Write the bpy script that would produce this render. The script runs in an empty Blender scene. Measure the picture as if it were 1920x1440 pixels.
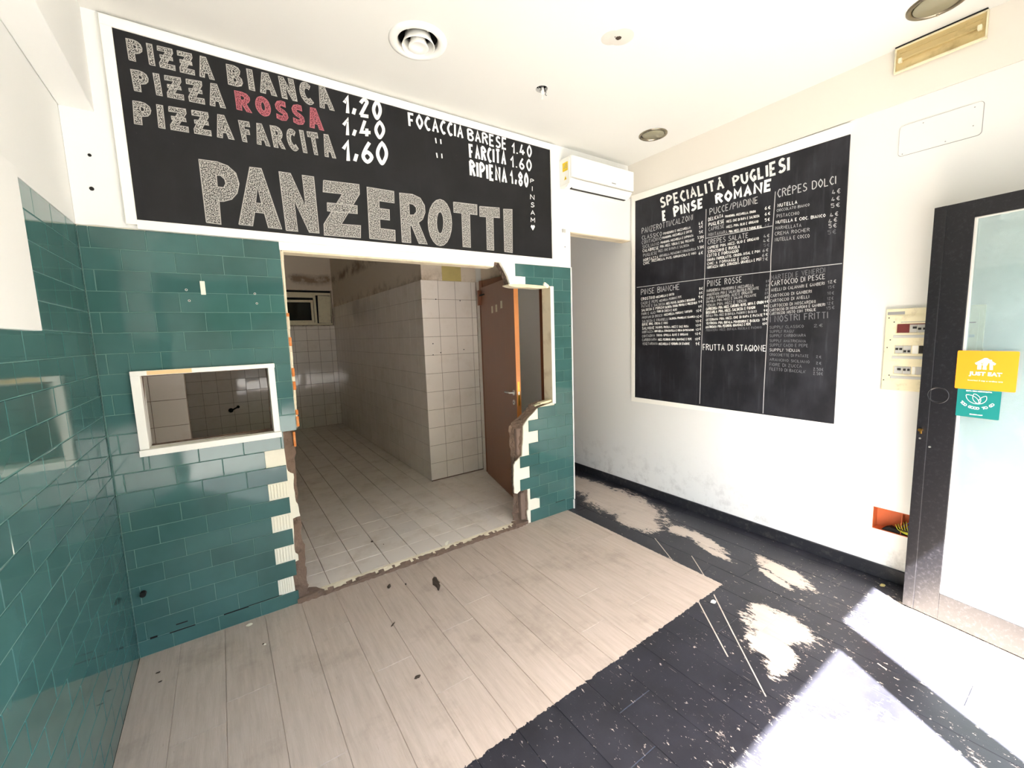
import bpy, bmesh, math, random
from mathutils import Vector, Matrix
from mathutils.geometry import tessellate_polygon
random.seed(7)
D = bpy.data
SC = bpy.context.scene
COL = SC.collection
V = Vector

# ------------------------------------------------------------------ camera
YAW, PITCH, ROLL, FPX, CAMH = .5994, .1182, -.0324, 794.58, 1.60968
def make_camera():
    f = V((math.sin(YAW)*math.cos(PITCH), math.cos(YAW)*math.cos(PITCH), -math.sin(PITCH)))
    rt = V((math.cos(YAW), -math.sin(YAW), 0)); up = rt.cross(f)
    c, s = math.cos(ROLL), math.sin(ROLL)
    r2 = c*rt + s*up; u2 = -s*rt + c*up
    cam = D.cameras.new('camera'); o = D.objects.new('camera', cam); COL.objects.link(o)
    cam.sensor_width = 36; cam.lens = FPX/1920*36; cam.clip_start = .02; cam.clip_end = 200
    m = Matrix((r2, u2, -f)).transposed().to_4x4(); m.translation = V((0, 0, CAMH))
    o.matrix_world = m; SC.camera = o
make_camera()

# ------------------------------------------------------------------ light
SC.view_settings.view_transform = 'Standard'; SC.view_settings.look = 'None'
SC.view_settings.gamma = 1; SC.view_settings.use_curve_mapping = False
SC.view_settings.exposure = 1.27
SUN_EL = math.atan(1.55*.867); SUN_DIR = V((.499*math.cos(SUN_EL), .867*math.cos(SUN_EL), -math.sin(SUN_EL)))
wd = D.worlds.new('sky'); SC.world = wd; wd.use_nodes = True
nt = wd.node_tree; bg = nt.nodes['Background']
sky = nt.nodes.new('ShaderNodeTexSky'); sky.sky_type = 'NISHITA'; sky.sun_disc = False
sky.sun_elevation = SUN_EL; sky.sun_rotation = math.atan2(-SUN_DIR.x, -SUN_DIR.y); sky.air_density = 1.0; sky.dust_density = 3.0
nt.links.new(sky.outputs[0], bg.inputs[0]); bg.inputs[1].default_value = 1.0
def sun():
    l = D.lights.new('sun', 'SUN'); l.energy = 78; l.color = (1, .975, .945); l.angle = .012
    o = D.objects.new('sun', l); COL.objects.link(o)
    o.rotation_euler = SUN_DIR.to_track_quat('-Z', 'Y').to_euler(); o.location = (-4, -8, 9)
sun()

# ------------------------------------------------------------------ dimensions
YB, YK = 2.784, 2.884            # shop side and kitchen side of the broken wall
XL, XR, ZC = -.49, 3.321, 3.124
YF = -.35                        # shop front

# ------------------------------------------------------------------ materials
def lin(c):
    return tuple((x/12.92 if x <= .04045 else ((x+.055)/1.055)**2.4) for x in [y/255 for y in c])
class NB:
    def __init__(s, m): s.t = m.node_tree
    def n(s, typ, **k):
        n = s.t.nodes.new('ShaderNode'+typ)
        ins = k.pop('ins', {})
        for a, b in k.items(): setattr(n, a, b)
        for a, b in ins.items():
            if isinstance(b, bpy.types.NodeSocket): s.t.links.new(b, n.inputs[a])
            else: n.inputs[a].default_value = b
        return n
    def math(s, op, a, b=0, clamp=False):
        return s.n('Math', operation=op, use_clamp=clamp, ins={0: a, 1: b}).outputs[0]
    def noise(s, vec, scale, detail=3, rough=.6):
        return s.n('TexNoise', ins={'Vector': vec, 'Scale': scale, 'Detail': detail, 'Roughness': rough}).outputs[0]
    def ramp(s, f, a, b):
        r = s.n('MapRange', clamp=True, ins={'Value': f, 'From Min': a, 'From Max': b}); return r.outputs[0]
    def mix(s, f, a, b):
        return s.n('MixRGB', ins={'Fac': f, 'Color1': a, 'Color2': b}).outputs[0]
    def scalevec(s, v, sc): return s.n('VectorMath', operation='MULTIPLY', ins={0: v, 1: sc}).outputs[0]
def rgba(c): return tuple(lin(c))+(1,) if max(c) > 1 else tuple(c)+(1,)
def base_mat(name, rough=.5, metal=0, spec=.5):
    m = D.materials.new(name); m.use_nodes = True
    b = m.node_tree.nodes['Principled BSDF']
    b.inputs['Roughness'].default_value = rough; b.inputs['Metallic'].default_value = metal
    b.inputs['Specular IOR Level'].default_value = spec
    return m, b, NB(m)
def simple(name, col, rough=.5, metal=0, spec=.5, var=.06, vscale=6., bump=0, bscale=60., dirt=None, dirtamt=.0, dscale=3., rnd=0, stretch=(1, 1, 1)):
    """base colour with a little procedural variation, optional dirt, bump and per-object variation"""
    m, b, k = base_mat(name, rough, metal, spec)
    pos = k.n('NewGeometry').outputs['Position']
    p = k.scalevec(pos, stretch)
    c = rgba(col)
    n1 = k.noise(p, vscale, 4)
    f = k.math('MULTIPLY_ADD', n1, 2*var); f.node.inputs[2].default_value = 1-var
    if rnd:
        r = k.n('ObjectInfo').outputs['Random']
        g = k.math('MULTIPLY_ADD', r, 2*rnd); g.node.inputs[2].default_value = 1-rnd
        f = k.math('MULTIPLY', f, g)
    cc = k.n('VectorMath', operation='SCALE', ins={0: c[:3], 'Scale': f}).outputs[0]
    if dirt:
        d = k.ramp(k.noise(p, dscale, 6, .65), .52, .75)
        d = k.math('MULTIPLY', d, dirtamt)
        cc = k.mix(d, cc, rgba(dirt))
    k.t.links.new(cc, b.inputs['Base Color'])
    if bump:
        bn = k.n('Bump', ins={'Strength': 1.0, 'Distance': bump, 'Height': k.noise(p, bscale, 4)})
        k.t.links.new(bn.outputs[0], b.inputs['Normal'])
    return m

MT = {}
MT['paint'] = simple('white_wall_paint', (236, 237, 233), .7, var=.015, vscale=1.5, bump=.0006, bscale=25)
MT['ceil'] = simple('ceiling_paint', (221, 221, 215), .75, var=.01, vscale=1.)
MT['band'] = simple('cream_band_paint', (222, 217, 206), .75, var=.01, vscale=1.)
MT['filler'] = simple('ceiling_filler', (206, 202, 192), .8, var=.04, vscale=30)
MT['plate'] = simple('cover_plate_paint', (229, 229, 224), .5, var=.01)
MT['cream'] = simple('cream_plaster', (222, 210, 182), .8, var=.08, vscale=9, bump=.002, bscale=40, dirt=(150, 120, 80), dirtamt=.5, dscale=7)
MT['adhesive'] = simple('white_tile_adhesive', (240, 235, 216), .8, var=.05, vscale=14, bump=.001, bscale=60)
MT['rubble'] = simple('broken_brick_and_mortar', (122, 101, 86), .95, var=.25, vscale=16, bump=.014, bscale=38, dirt=(62, 50, 40), dirtamt=.85, dscale=14)
MT['mortar'] = simple('cast_mortar_core', (128, 108, 96), .95, var=.12, vscale=12, bump=.002, bscale=80)
MT['orange'] = simple('orange_brick', (205, 122, 60), .9, var=.15, vscale=20, bump=.003, bscale=60, dirt=(220, 190, 140), dirtamt=.9, dscale=14)
def teal():
    m, b, k = base_mat('teal_glazed_tile', .07, 0, .6)
    pos = k.n('NewGeometry').outputs['Position']
    r = k.n('ObjectInfo').outputs['Random']
    f = k.math('MULTIPLY_ADD', r, .2); f.node.inputs[2].default_value = .9
    c = k.mix(k.ramp(k.noise(pos, 3.5, 3), .3, .7), rgba((56, 93, 89)), rgba((65, 105, 102)))
    cc = k.n('VectorMath', operation='SCALE', ins={0: c, 'Scale': f}).outputs[0]
    # pale scuffs, streaks
    s = k.ramp(k.noise(k.scalevec(pos, (5, 5, 40)), 6, 6, .75), .70, .76)
    s = k.math('MULTIPLY', s, .35)
    cc = k.mix(s, cc, rgba((130, 165, 150)))
    k.t.links.new(cc, b.inputs['Base Color'])
    k.t.links.new(k.ramp(k.noise(pos, 5, 4), .2, 1.6), b.inputs['Roughness'])
    rr = k.math('MULTIPLY_ADD', k.noise(pos, 5, 4), .12); rr.node.inputs[2].default_value = .02
    k.t.links.new(rr, b.inputs['Roughness'])
    bn = k.n('Bump', ins={'Strength': 1.0, 'Distance': .0007, 'Height': k.noise(pos, 7, 1)})
    k.t.links.new(bn.outputs[0], b.inputs['Normal'])
    return m
MT['teal'] = teal()
MT['grout_t'] = simple('pale_teal_grout', (92, 128, 121), .8, var=.25, vscale=12)
def whitetile(name, col, rough, dirt, amt, rnd=.02):
    m, b, k = base_mat(name, rough, 0, .5)
    pos = k.n('NewGeometry').outputs['Position']
    r = k.n('ObjectInfo').outputs['Random']
    f = k.math('MULTIPLY_ADD', r, 2*rnd); f.node.inputs[2].default_value = 1-rnd
    c = k.mix(k.math('MULTIPLY', k.ramp(k.noise(pos, 4, 5, .7), .5, .8), amt), rgba(col), rgba(dirt))
    sp = k.ramp(k.noise(pos, 60, 2), .76, .8)
    c = k.mix(k.math('MULTIPLY', sp, .5), c, rgba((60, 48, 38)))
    cc = k.n('VectorMath', operation='SCALE', ins={0: c, 'Scale': f}).outputs[0]
    k.t.links.new(cc, b.inputs['Base Color'])
    bn = k.n('Bump', ins={'Strength': 1.0, 'Distance': .0005, 'Height': k.noise(pos, 7, 1)})
    k.t.links.new(bn.outputs[0], b.inputs['Normal'])
    return m
MT['wtile'] = whitetile('white_glazed_tile', (238, 229, 218), .05, (205, 190, 166), .4, .012)
MT['ftile'] = whitetile('pale_floor_tile', (226, 216, 203), .22, (176, 156, 130), .5, .03)
MT['grout_w'] = simple('dark_kitchen_grout', (120, 98, 76), .9, var=.25, vscale=10)
MT['grout_f'] = simple('floor_grout', (112, 92, 72), .9, var=.25, vscale=10)
def stained():
    m, b, k = base_mat('stained_kitchen_plaster', .85)
    pos = k.n('NewGeometry').outputs['Position']
    sx = k.n('SeparateXYZ', ins={0: pos}).outputs
    z = k.math('ADD', sx[2], k.math('MULTIPLY', k.noise(pos, 3, 4), .16))
    band = k.math('SUBTRACT', 1, k.ramp(k.math('ABSOLUTE', k.math('SUBTRACT', z, 2.76)), .03, .11))
    band = k.math('MULTIPLY', band, k.ramp(k.noise(pos, 2.2, 5, .7), .42, .56))
    low = k.math('MULTIPLY', k.math('SUBTRACT', 1, k.ramp(z, 2.26, 2.42)), k.ramp(k.noise(pos, 5, 5, .7), .45, .65))
    f = k.math('MAXIMUM', band, low)
    c = k.mix(k.math('MULTIPLY', f, .75), rgba((222, 208, 188)), rgba((120, 88, 52)))
    dk = k.math('MULTIPLY', k.ramp(k.noise(k.scalevec(pos, (1, 1, 3)), 5, 6, .7), .63, .68), band)
    c = k.mix(dk, c, rgba((46, 34, 24)))
    k.t.links.new(c, b.inputs['Base Color'])
    return m
MT['stain'] = stained()
MT['ochre'] = simple('ochre_glue_patch', (196, 178, 112), .7, var=.12, vscale=12)
MT['black'] = simple('black_metal_paint', (15, 15, 20), .42, var=.15, vscale=8, bump=.0003, bscale=120, dirt=(90, 86, 92), dirtamt=.22, dscale=60)
MT['skirt'] = simple('black_skirting_paint', (30, 31, 36), .5, var=.2, vscale=14, dirt=(110, 105, 100), dirtamt=.35, dscale=22)
MT['whiteplastic'] = simple('white_plastic', (244, 243, 236), .35, var=.01)
MT['creamplastic'] = simple('aged_cream_plastic', (233, 224, 190), .5, var=.05, vscale=15, dirt=(170, 150, 115), dirtamt=.5, dscale=20)
MT['paintedwood'] = simple('white_painted_wood', (247, 245, 236), .5, var=.02)
MT['rawwood'] = simple('bare_pine_edge', (240, 205, 150), .6, var=.12, vscale=10, stretch=(1, 6, 6))
MT['dark'] = simple('dark_void', (12, 11, 9), .9, var=.1)
MT['steel'] = simple('brushed_steel', (205, 202, 196), .28, .85, var=.05)
MT['nickel'] = simple('tarnished_nickel', (142, 133, 115), .35, .9, var=.08)
MT['brass'] = simple('brass', (196, 150, 70), .3, 1, var=.08)
MT['smoke'] = simple('grey_green_lens', (140, 136, 112), .35, 0, var=.05)
MT['gold'] = simple('yellowed_reflector', (205, 184, 132), .3, .35, var=.12, vscale=8, dirt=(120, 96, 50), dirtamt=.5, dscale=12)
MT['brown'] = simple('brown_wood_veneer', (140, 90, 62), .35, var=.14, vscale=9, stretch=(5, 5, .35), bump=.0004, bscale=30)
MT['brownframe'] = simple('brown_door_frame', (128, 78, 50), .4, var=.14, vscale=9, stretch=(5, 5, .35))
MT['orangewood'] = simple('orange_lipped_edge', (206, 132, 70), .4, var=.12, vscale=10, stretch=(5, 5, .5))
MT['yellow'] = simple('yellow_label', (238, 205, 30), .5, var=.03)
MT['ink'] = simple('black_print', (28, 26, 22), .7, var=.02)
MT['greyink'] = simple('grey_print', (150, 150, 148), .7, var=.02)
MT['redink'] = simple('dark_red_plastic', (110, 42, 38), .4, var=.05)
MT['greyplastic'] = simple('grey_module', (190, 190, 184), .45, var=.03)
MT['blueplastic'] = simple('blue_switch', (52, 74, 130), .4, var=.05)
MT['terracotta'] = simple('orange_wall_box', (196, 98, 50), .6, var=.15, vscale=16)
MT['wblue'] = simple('blue_wire', (70, 86, 160), .4, var=.05)
MT['wgreen'] = simple('yellow_green_wire', (196, 200, 60), .4, var=.3, vscale=60)
MT['wbrown'] = simple('brown_wire', (90, 55, 35), .4, var=.1)
MT['stickero'] = simple('orange_sticker_vinyl', (255, 150, 32), .4, var=.01)
MT['stickerg'] = simple('teal_sticker_vinyl', (20, 118, 112), .4, var=.01)
MT['whiteink'] = simple('white_print', (250, 250, 248), .5, var=.01)
MT['pave'] = simple('street_asphalt', (84, 82, 78), .85, var=.15, vscale=2)
MT['facade'] = simple('opposite_facade', (196, 178, 150), .85, var=.1, vscale=.8)
MT['leaf'] = simple('tree_foliage', (70, 96, 44), .8, var=.5, vscale=3, bump=.05, bscale=4)
MT['bark'] = simple('tree_bark', (86, 70, 54), .9, var=.2, vscale=6)
MT['debris'] = simple('dark_grit', (66, 54, 42), .9, var=.4, vscale=160, bump=.002, bscale=120)

def board_mat(name, c1, c2, sm):
    m, b, k = base_mat(name, .55, 0, .35)
    pos = k.n('NewGeometry').outputs['Position']
    a = k.ramp(k.noise(k.scalevec(pos, (1, 1.6, 1)), 3.2, 5, .6), .42, .78)
    s = k.ramp(k.noise(k.scalevec(pos, (6, 14, 1.2)), 2.4, 4, .6), .56, .8)
    f = k.math('ADD', k.math('MULTIPLY', a, .6), k.math('MULTIPLY', s, sm), True)
    c = k.mix(f, rgba(c1), rgba(c2))
    sp = k.ramp(k.noise(pos, 90, 2), .77, .82)
    c = k.mix(k.math('MULTIPLY', sp, .25), c, rgba((150, 150, 150)))
    k.t.links.new(c, b.inputs['Base Color'])
    return m
MT['board_a'] = board_mat('blackboard_paint', (17, 17, 19), (34, 34, 37), .3)
MT['board_b'] = board_mat('dusty_blackboard_paint', (25, 25, 30), (60, 61, 68), .7)
def chalk(name, col, cover, scale=220, back=(40, 40, 42)):
    m, b, k = base_mat(name, .95, 0, .1)
    pos = k.n('NewGeometry').outputs['Position']
    n = k.noise(pos, scale, 2, .6)
    f = k.ramp(n, .5-(cover-.5)*.55-.07, .5-(cover-.5)*.55+.07)
    k.t.links.new(k.mix(f, rgba(back), rgba(col)), b.inputs['Base Color'])
    return m
MT['ch_s'] = chalk('scribbled_chalk', (205, 203, 196), .46, 230, (24, 24, 26))
MT['ch_r'] = chalk('red_scribbled_chalk', (186, 108, 116), .52, 230, (48, 28, 32))
MT['ch_so'] = simple('chalk_outline', (168, 166, 160), .9, var=.2, vscale=120)
MT['ch_ro'] = simple('red_chalk_outline', (172, 100, 108), .9, var=.2, vscale=120)
MT['ch_c'] = chalk('chalk_marker', (232, 232, 228), .82, 60, (130, 130, 130))
MT['ch_b'] = simple('bold_chalk', (246, 246, 242), .9, var=.05, vscale=60)
MT['ch_n'] = simple('plain_chalk', (190, 190, 190), .9, var=.12, vscale=60)
MT['ch_f'] = simple('faded_chalk', (118, 119, 124), .9, var=.2, vscale=30)

def glass():
    m = D.materials.new('tinted_door_glass'); m.use_nodes = True; t = m.node_tree; k = NB(m)
    t.nodes.remove(t.nodes['Principled BSDF']); out = t.nodes['Material Output']
    tr = k.n('BsdfTransparent', ins={'Color': (.88, .965, .965, 1)})
    gl = k.n('BsdfGlossy', ins={'Color': (1, 1, 1, 1), 'Roughness': .02})
    df = k.n('BsdfDiffuse', ins={'Color': (.80, .94, .96, 1)})
    pos = k.n('NewGeometry').outputs['Position']
    fr = k.n('Fresnel', ins={'IOR': 1.5}).outputs[0]
    a = k.n('MixShader', ins={0: fr, 1: tr.outputs[0], 2: gl.outputs[0]})
    d = k.math('MULTIPLY_ADD', k.ramp(k.noise(pos, 9, 6, .7), .5, .8), .10); d.node.inputs[2].default_value = .16
    c = k.n('MixShader', ins={0: d, 1: a.outputs[0], 2: df.outputs[0]})
    t.links.new(c.outputs[0], out.inputs[0])
    return m
MT['glass'] = glass()
def darkglass():
    m, b, k = base_mat('dark_window_glass', .05, 0, .6)
    b.inputs['Base Color'].default_value = (.02, .025, .02, 1); return m
MT['darkglass'] = darkglass()

def floor_mat():
    m, b, k = base_mat('painted_and_bare_wood_floor', .4, 0, .45)
    pos = k.n('NewGeometry').outputs['Position']
    sx = k.n('SeparateXYZ', ins={0: pos}).outputs
    rnd = k.n('ObjectInfo').outputs['Random']
    # bare wood grain, running along the planks (y)
    off = k.n('CombineXYZ', ins={0: k.math('MULTIPLY', rnd, 7), 1: k.math('MULTIPLY', rnd, 3), 2: 0.0}).outputs[0]
    gp = k.n('VectorMath', operation='ADD', ins={0: k.scalevec(pos, (26, 2.2, 1)), 1: off}).outputs[0]
    g1 = k.noise(gp, 1.6, 6, .65)
    g2 = k.noise(k.scalevec(gp, (4, 2.5, 1)), 3, 3, .6)
    w = k.mix(k.ramp(g1, .3, .72), rgba((174, 158, 142)), rgba((194, 178, 162)))
    w = k.mix(k.math('MULTIPLY', k.ramp(g2, .58, .75), .35), w, rgba((206, 194, 182)))
    w = k.mix(k.math('MULTIPLY', k.ramp(k.noise(gp, 5, 4, .7), .66, .72), .5), w, rgba((112, 96, 80)))
    dirt = k.ramp(k.noise(pos, 2.6, 6, .68), .54, .74)
    w = k.mix(k.math('MULTIPLY', dirt, .38), w, rgba((108, 92, 76)))
    pr = k.math('MULTIPLY_ADD', rnd, .05); pr.node.inputs[2].default_value = .93
    w = k.n('VectorMath', operation='SCALE', ins={0: w, 'Scale': pr}).outputs[0]
    # black paint
    p = k.mix(k.ramp(k.noise(pos, 5, 5, .6), .3, .8), rgba((30, 30, 35)), rgba((47, 47, 54)))
    # worn patches, and pale ones painted into the sun pools: (x, y, radius x, radius y, turn in degrees)
    patches = [(2.96, 2.62, .25, .52, -8), (2.80, 2.27, .16, .24, -10), (3.03, 3.10, .17, .42, 0), (2.90, 1.93, .09, .08, 20), (2.90, 1.72, .06, .2, -15), (2.80, 1.6, .04, .15, -10),
               (2.90, 1.17, .075, .20, -20), (2.79, 1.17, .03, .12, -20), (2.33, .95, .15, .16, 30), (2.18, .94, .13, .09, 0), (2.10, .84, .14, .06, 10), (2.4, 1.07, .07, .07, 0),
               (1.80, .36, .30, .30, 0), (1.35, .40, .5, .30, 0), (3.0, .25, .25, .42, 0), (2.80, .45, .2, .28, 0)]  # this row paints the sunlit floor areas paler
    nz = k.noise(k.scalevec(pos, (1.0, .7, 1)), 11, 8, .72)
    best = None
    for (x, y, rx, ry, a) in patches:
        mp = k.n('Mapping', vector_type='TEXTURE', ins={'Vector': pos, 'Location': (x, y, 0), 'Rotation': (0, 0, math.radians(a)), 'Scale': (rx, ry, 1)}).outputs[0]
        ln = k.n('VectorMath', operation='LENGTH', ins={0: mp}).outputs['Value']
        v = k.math('SUBTRACT', 1, ln)
        v = k.math('MAXIMUM', v, -1.2)
        best = v if best is None else k.math('MAXIMUM', best, v)
    nz2 = k.noise(k.n('Mapping', ins={'Vector': pos, 'Rotation': (0, 0, .5), 'Scale': (3.2, 1, 1)}).outputs[0], 22, 6, .75)
    worn_sunlit = k.ramp(k.math('ADD', best, k.math('ADD', k.math('MULTIPLY', k.math('SUBTRACT', nz, .5), 2.0), k.math('MULTIPLY', k.math('SUBTRACT', nz2, .5), 1.9))), .0, .05)
    # specks and scratches, more of them towards the street
    sp = k.noise(k.scalevec(pos, (1, .55, 1)), 55, 4, .7)
    den = k.math('MULTIPLY', k.noise(pos, 2.4, 3), .11)
    yy = k.math('MULTIPLY', k.ramp(sx[1], 2.4, .6), .05)
    thr = k.math('SUBTRACT', .735, k.math('ADD', den, yy))
    spk = k.ramp(k.math('SUBTRACT', sp, thr), 0, .015)
    for rot, th in ((.5, .70), (-.45, .70), (1.3, .69), (2.2, .70)):
        q = k.n('Mapping', ins={'Vector': pos, 'Rotation': (0, 0, rot), 'Scale': (110, 7, 1)}).outputs[0]
        s = k.ramp(k.noise(q, 1.0, 4, .7), th, th+.02)
        spk = k.math('MAXIMUM', spk, k.math('MULTIPLY', s, .6))
    lines = [(2.0635, 1.175, .0035, .23, -40.3), (2.208, 1.187, .0035, .175, -44), (1.955, .921, .003, .193, -43.3), (2.427, .543, .004, .02, -20), (2.546, 1.82, .003, .18, -32), (2.546, 1.553, .003, .13, -39.6)]
    for (x, y, rx, ry, a) in lines:
        mp = k.n('Mapping', vector_type='TEXTURE', ins={'Vector': pos, 'Location': (x, y, 0), 'Rotation': (0, 0, math.radians(a)), 'Scale': (rx, ry, 1)}).outputs[0]
        mx = k.n('VectorMath', operation='ABSOLUTE', ins={0: mp}).outputs[0]
        mxs = k.n('SeparateXYZ', ins={0: mx}).outputs
        v = k.math('LESS_THAN', k.math('MAXIMUM', mxs[0], mxs[1]), 1.)
        spk = k.math('MAXIMUM', spk, v)
    spk = k.math('MAXIMUM', worn_sunlit, spk)
    worn_sunlit_col = k.mix(.25, w, rgba((205, 196, 184)))
    p = k.mix(spk, p, worn_sunlit_col)
    # where the paint was never laid
    e = k.math('MULTIPLY', k.math('SUBTRACT', k.noise(pos, 40, 4), .5), .035)
    inx = k.math('LESS_THAN', k.math('ADD', sx[0], k.math('MULTIPLY', e, .5)), 2.471)
    iny = k.math('GREATER_THAN', k.math('ADD', k.math('SUBTRACT', sx[1], k.math('MULTIPLY', sx[0], .025)), e), 1.275)
    iny2 = k.math('LESS_THAN', sx[1], 2.80)
    bare = k.math('MULTIPLY', k.math('MULTIPLY', inx, iny), iny2)
    c = k.mix(bare, p, w)
    k.t.links.new(c, b.inputs['Base Color'])
    rg = k.math('MULTIPLY_ADD', k.math('MAXIMUM', bare, spk), .18); rg.node.inputs[2].default_value = .36
    k.t.links.new(rg, b.inputs['Roughness'])
    bn = k.n('Bump', ins={'Strength': .6, 'Distance': .0006, 'Height': k.math('ADD', g2, spk)})
    k.t.links.new(bn.outputs[0], b.inputs['Normal'])
    return m
MT['floor'] = floor_mat()
def dirtywall():
    m, b, k = base_mat('scuffed_white_wall_paint', .65)
    pos = k.n('NewGeometry').outputs['Position']; z = k.n('SeparateXYZ', ins={0: pos}).outputs[2]
    d = k.math('MULTIPLY', k.ramp(k.noise(pos, 9, 7, .75), .5, .72), k.ramp(z, .5, .06))
    mk = k.math('MULTIPLY', k.ramp(k.noise(k.scalevec(pos, (1, 3, 1)), 14, 5, .7), .68, .74), k.ramp(z, 1.1, .2))
    f = k.math('ADD', k.math('MULTIPLY', d, .5), k.math('MULTIPLY', mk, .25), True)
    k.t.links.new(k.mix(f, rgba((228, 228, 224)), rgba((116, 111, 104))), b.inputs['Base Color'])
    return m
MT['wallr'] = dirtywall()

# ------------------------------------------------------------------ mesh helpers
def link(name, me, mat=None, parent=None, kind=None, smooth=False):
    o = D.objects.new(name, me); COL.objects.link(o)
    if mat is not None and not me.materials: me.materials.append(mat)
    if parent is not None: o.parent = parent
    if kind: o['kind'] = kind
    if smooth:
        for p in me.polygons: p.use_smooth = True
    return o
def bm_obj(name, bm, mat, parent=None, kind=None, smooth=False):
    bmesh.ops.recalc_face_normals(bm, faces=bm.faces)
    me = D.meshes.new(name); bm.to_mesh(me); bm.free()
    return link(name, me, mat, parent, kind, smooth)
def empty(name, loc=(0, 0, 0), label=None, cat=None, group=None):
    o = D.objects.new(name, None); COL.objects.link(o); o.location = loc; o.empty_display_size = .05
    tag(o, label, cat, group); return o
def tag(o, label=None, cat=None, group=None, kind=None):
    if label: o['label'] = label
    if cat: o['category'] = cat
    if group: o['group'] = group
    if kind: o['kind'] = kind
    return o
def frame(O, U, Vv, N):
    m = Matrix((V(U), V(Vv), V(N))).transposed().to_4x4(); m.translation = V(O); return m
ID = Matrix.Identity(4)
def add_box(bm, a, b, bev=0, M=ID):
    a = V(a); b = V(b)
    r = bmesh.ops.create_cube(bm, size=1, matrix=Matrix.Translation((a+b)/2) @ Matrix.Diagonal((abs(b.x-a.x), abs(b.y-a.y), abs(b.z-a.z), 1)))
    vs = r['verts']
    if bev:
        es = list({e for v in vs for e in v.link_edges})
        rr = bmesh.ops.bevel(bm, geom=es, offset=bev, segments=2, affect='EDGES', profile=.5)
        vs = list({v for f in rr['faces'] for v in f.verts} | {v for v in vs if v.is_valid})
    if M is not ID: bmesh.ops.transform(bm, matrix=M, verts=vs)
    return vs
def box(name, a, b, mat, parent=None, bev=0, kind=None, M=ID):
    bm = bmesh.new(); add_box(bm, a, b, bev)
    if M is not ID: bmesh.ops.transform(bm, matrix=M, verts=bm.verts)
    return bm_obj(name, bm, mat, parent, kind)
def add_cyl(bm, M, r, h, seg=24, r2=None, caps=True):
    bmesh.ops.create_cone(bm, cap_ends=caps, segments=seg, radius1=r, radius2=r if r2 is None else r2, depth=h, matrix=M)
def cyl(name, M, r, h, mat, parent=None, seg=24, r2=None):
    bm = bmesh.new(); add_cyl(bm, M, r, h, seg, r2); return bm_obj(name, bm, mat, parent)
def lathe(name, prof, mat, parent=None, M=ID, seg=40, closed=False):
    """profile (radius, height) turned round local z"""
    bm = bmesh.new(); rings = []
    for r, z in prof:
        rings.append([bm.verts.new((r*math.cos(2*math.pi*i/seg), r*math.sin(2*math.pi*i/seg), z)) for i in range(seg)] if r > 1e-6 else [bm.verts.new((0, 0, z))])
    for A, B in zip(rings, rings[1:]):
        for i in range(seg):
            j = (i+1) % seg
            if len(A) == 1: bm.faces.new((A[0], B[i], B[j]))
            elif len(B) == 1: bm.faces.new((A[i], B[0], A[j]))
            else: bm.faces.new((A[i], B[i], B[j], A[j]))
    bmesh.ops.transform(bm, matrix=M, verts=bm.verts)
    return bm_obj(name, bm, mat, parent, smooth=True)
def tube(name, pts, r, mat, parent=None, seg=6):
    bm = bmesh.new(); prev = None
    P = [V(p) for p in pts]
    for i, p in enumerate(P):
        t = (P[min(i+1, len(P)-1)]-P[max(i-1, 0)]).normalized()
        a = t.cross(V((.13, .21, .97))).normalized(); b = t.cross(a)
        ring = [bm.verts.new(p+r*(a*math.cos(2*math.pi*k/seg)+b*math.sin(2*math.pi*k/seg))) for k in range(seg)]
        if prev:
            for k in range(seg): bm.faces.new((prev[k], prev[(k+1) % seg], ring[(k+1) % seg], ring[k]))
        else: bm.faces.new(ring)
        prev = ring
    bm.faces.new(prev)
    return bm_obj(name, bm, mat, parent, smooth=True)
def spline(P, n=6):
    out = []
    for i in range(len(P)-1):
        p0, p1, p2, p3 = P[max(i-1, 0)], P[i], P[i+1], P[min(i+2, len(P)-1)]
        for j in range(n):
            t = j/n
            out.append(tuple(.5*((2*b)+(c-a)*t+(2*a-5*b+4*c-d)*t*t+(3*b-a-3*c+d)*t**3) for a, b, c, d in zip(p0, p1, p2, p3)))
    out.append(tuple(P[-1])); return out
def slab(name, outer, holes, M, depth, mat, parent=None, kind=None, mat_side=None, back=None, side_seg=1, jit=0):
    """polygon (with holes) in the local XY plane of M, extruded along local -z by depth; back may give other outline points"""
    loops = [outer]+list(holes)
    tris = tessellate_polygon([[V((x, y, 0)) for x, y in l] for l in loops])
    flat = [p for l in loops for p in l]
    bl = [back if back else outer]+list(holes); bflat = [p for l in bl for p in l]
    bm = bmesh.new()
    fv = [bm.verts.new((x, y, 0)) for x, y in flat]; bv = [bm.verts.new((x, y, -depth)) for x, y in bflat]
    for t in tris:
        try: bm.faces.new([fv[i] for i in t]); bm.faces.new([bv[i] for i in reversed(t)])
        except ValueError: pass
    rnd = random.Random(5); i0 = 0
    for li, l in enumerate(loops):
        n = len(l); rings = [fv[i0:i0+n]]
        for s in range(1, side_seg):
            t = s/side_seg
            rings.append([bm.verts.new(fv[i0+i].co.lerp(bv[i0+i].co, t)+V((rnd.uniform(-jit, jit), rnd.uniform(-jit, jit), 0))) for i in range(n)])
        rings.append(bv[i0:i0+n])
        for A, B in zip(rings, rings[1:]):
            for i in range(n):
                f = bm.faces.new((A[i], A[(i+1) % n], B[(i+1) % n], B[i]))
                f.material_index = 1 if mat_side else 0
        i0 += n
    bmesh.ops.transform(bm, matrix=M, verts=bm.verts)
    o = bm_obj(name, bm, mat, parent, kind)
    if mat_side: o.data.materials.append(mat_side)
    return o
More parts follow.
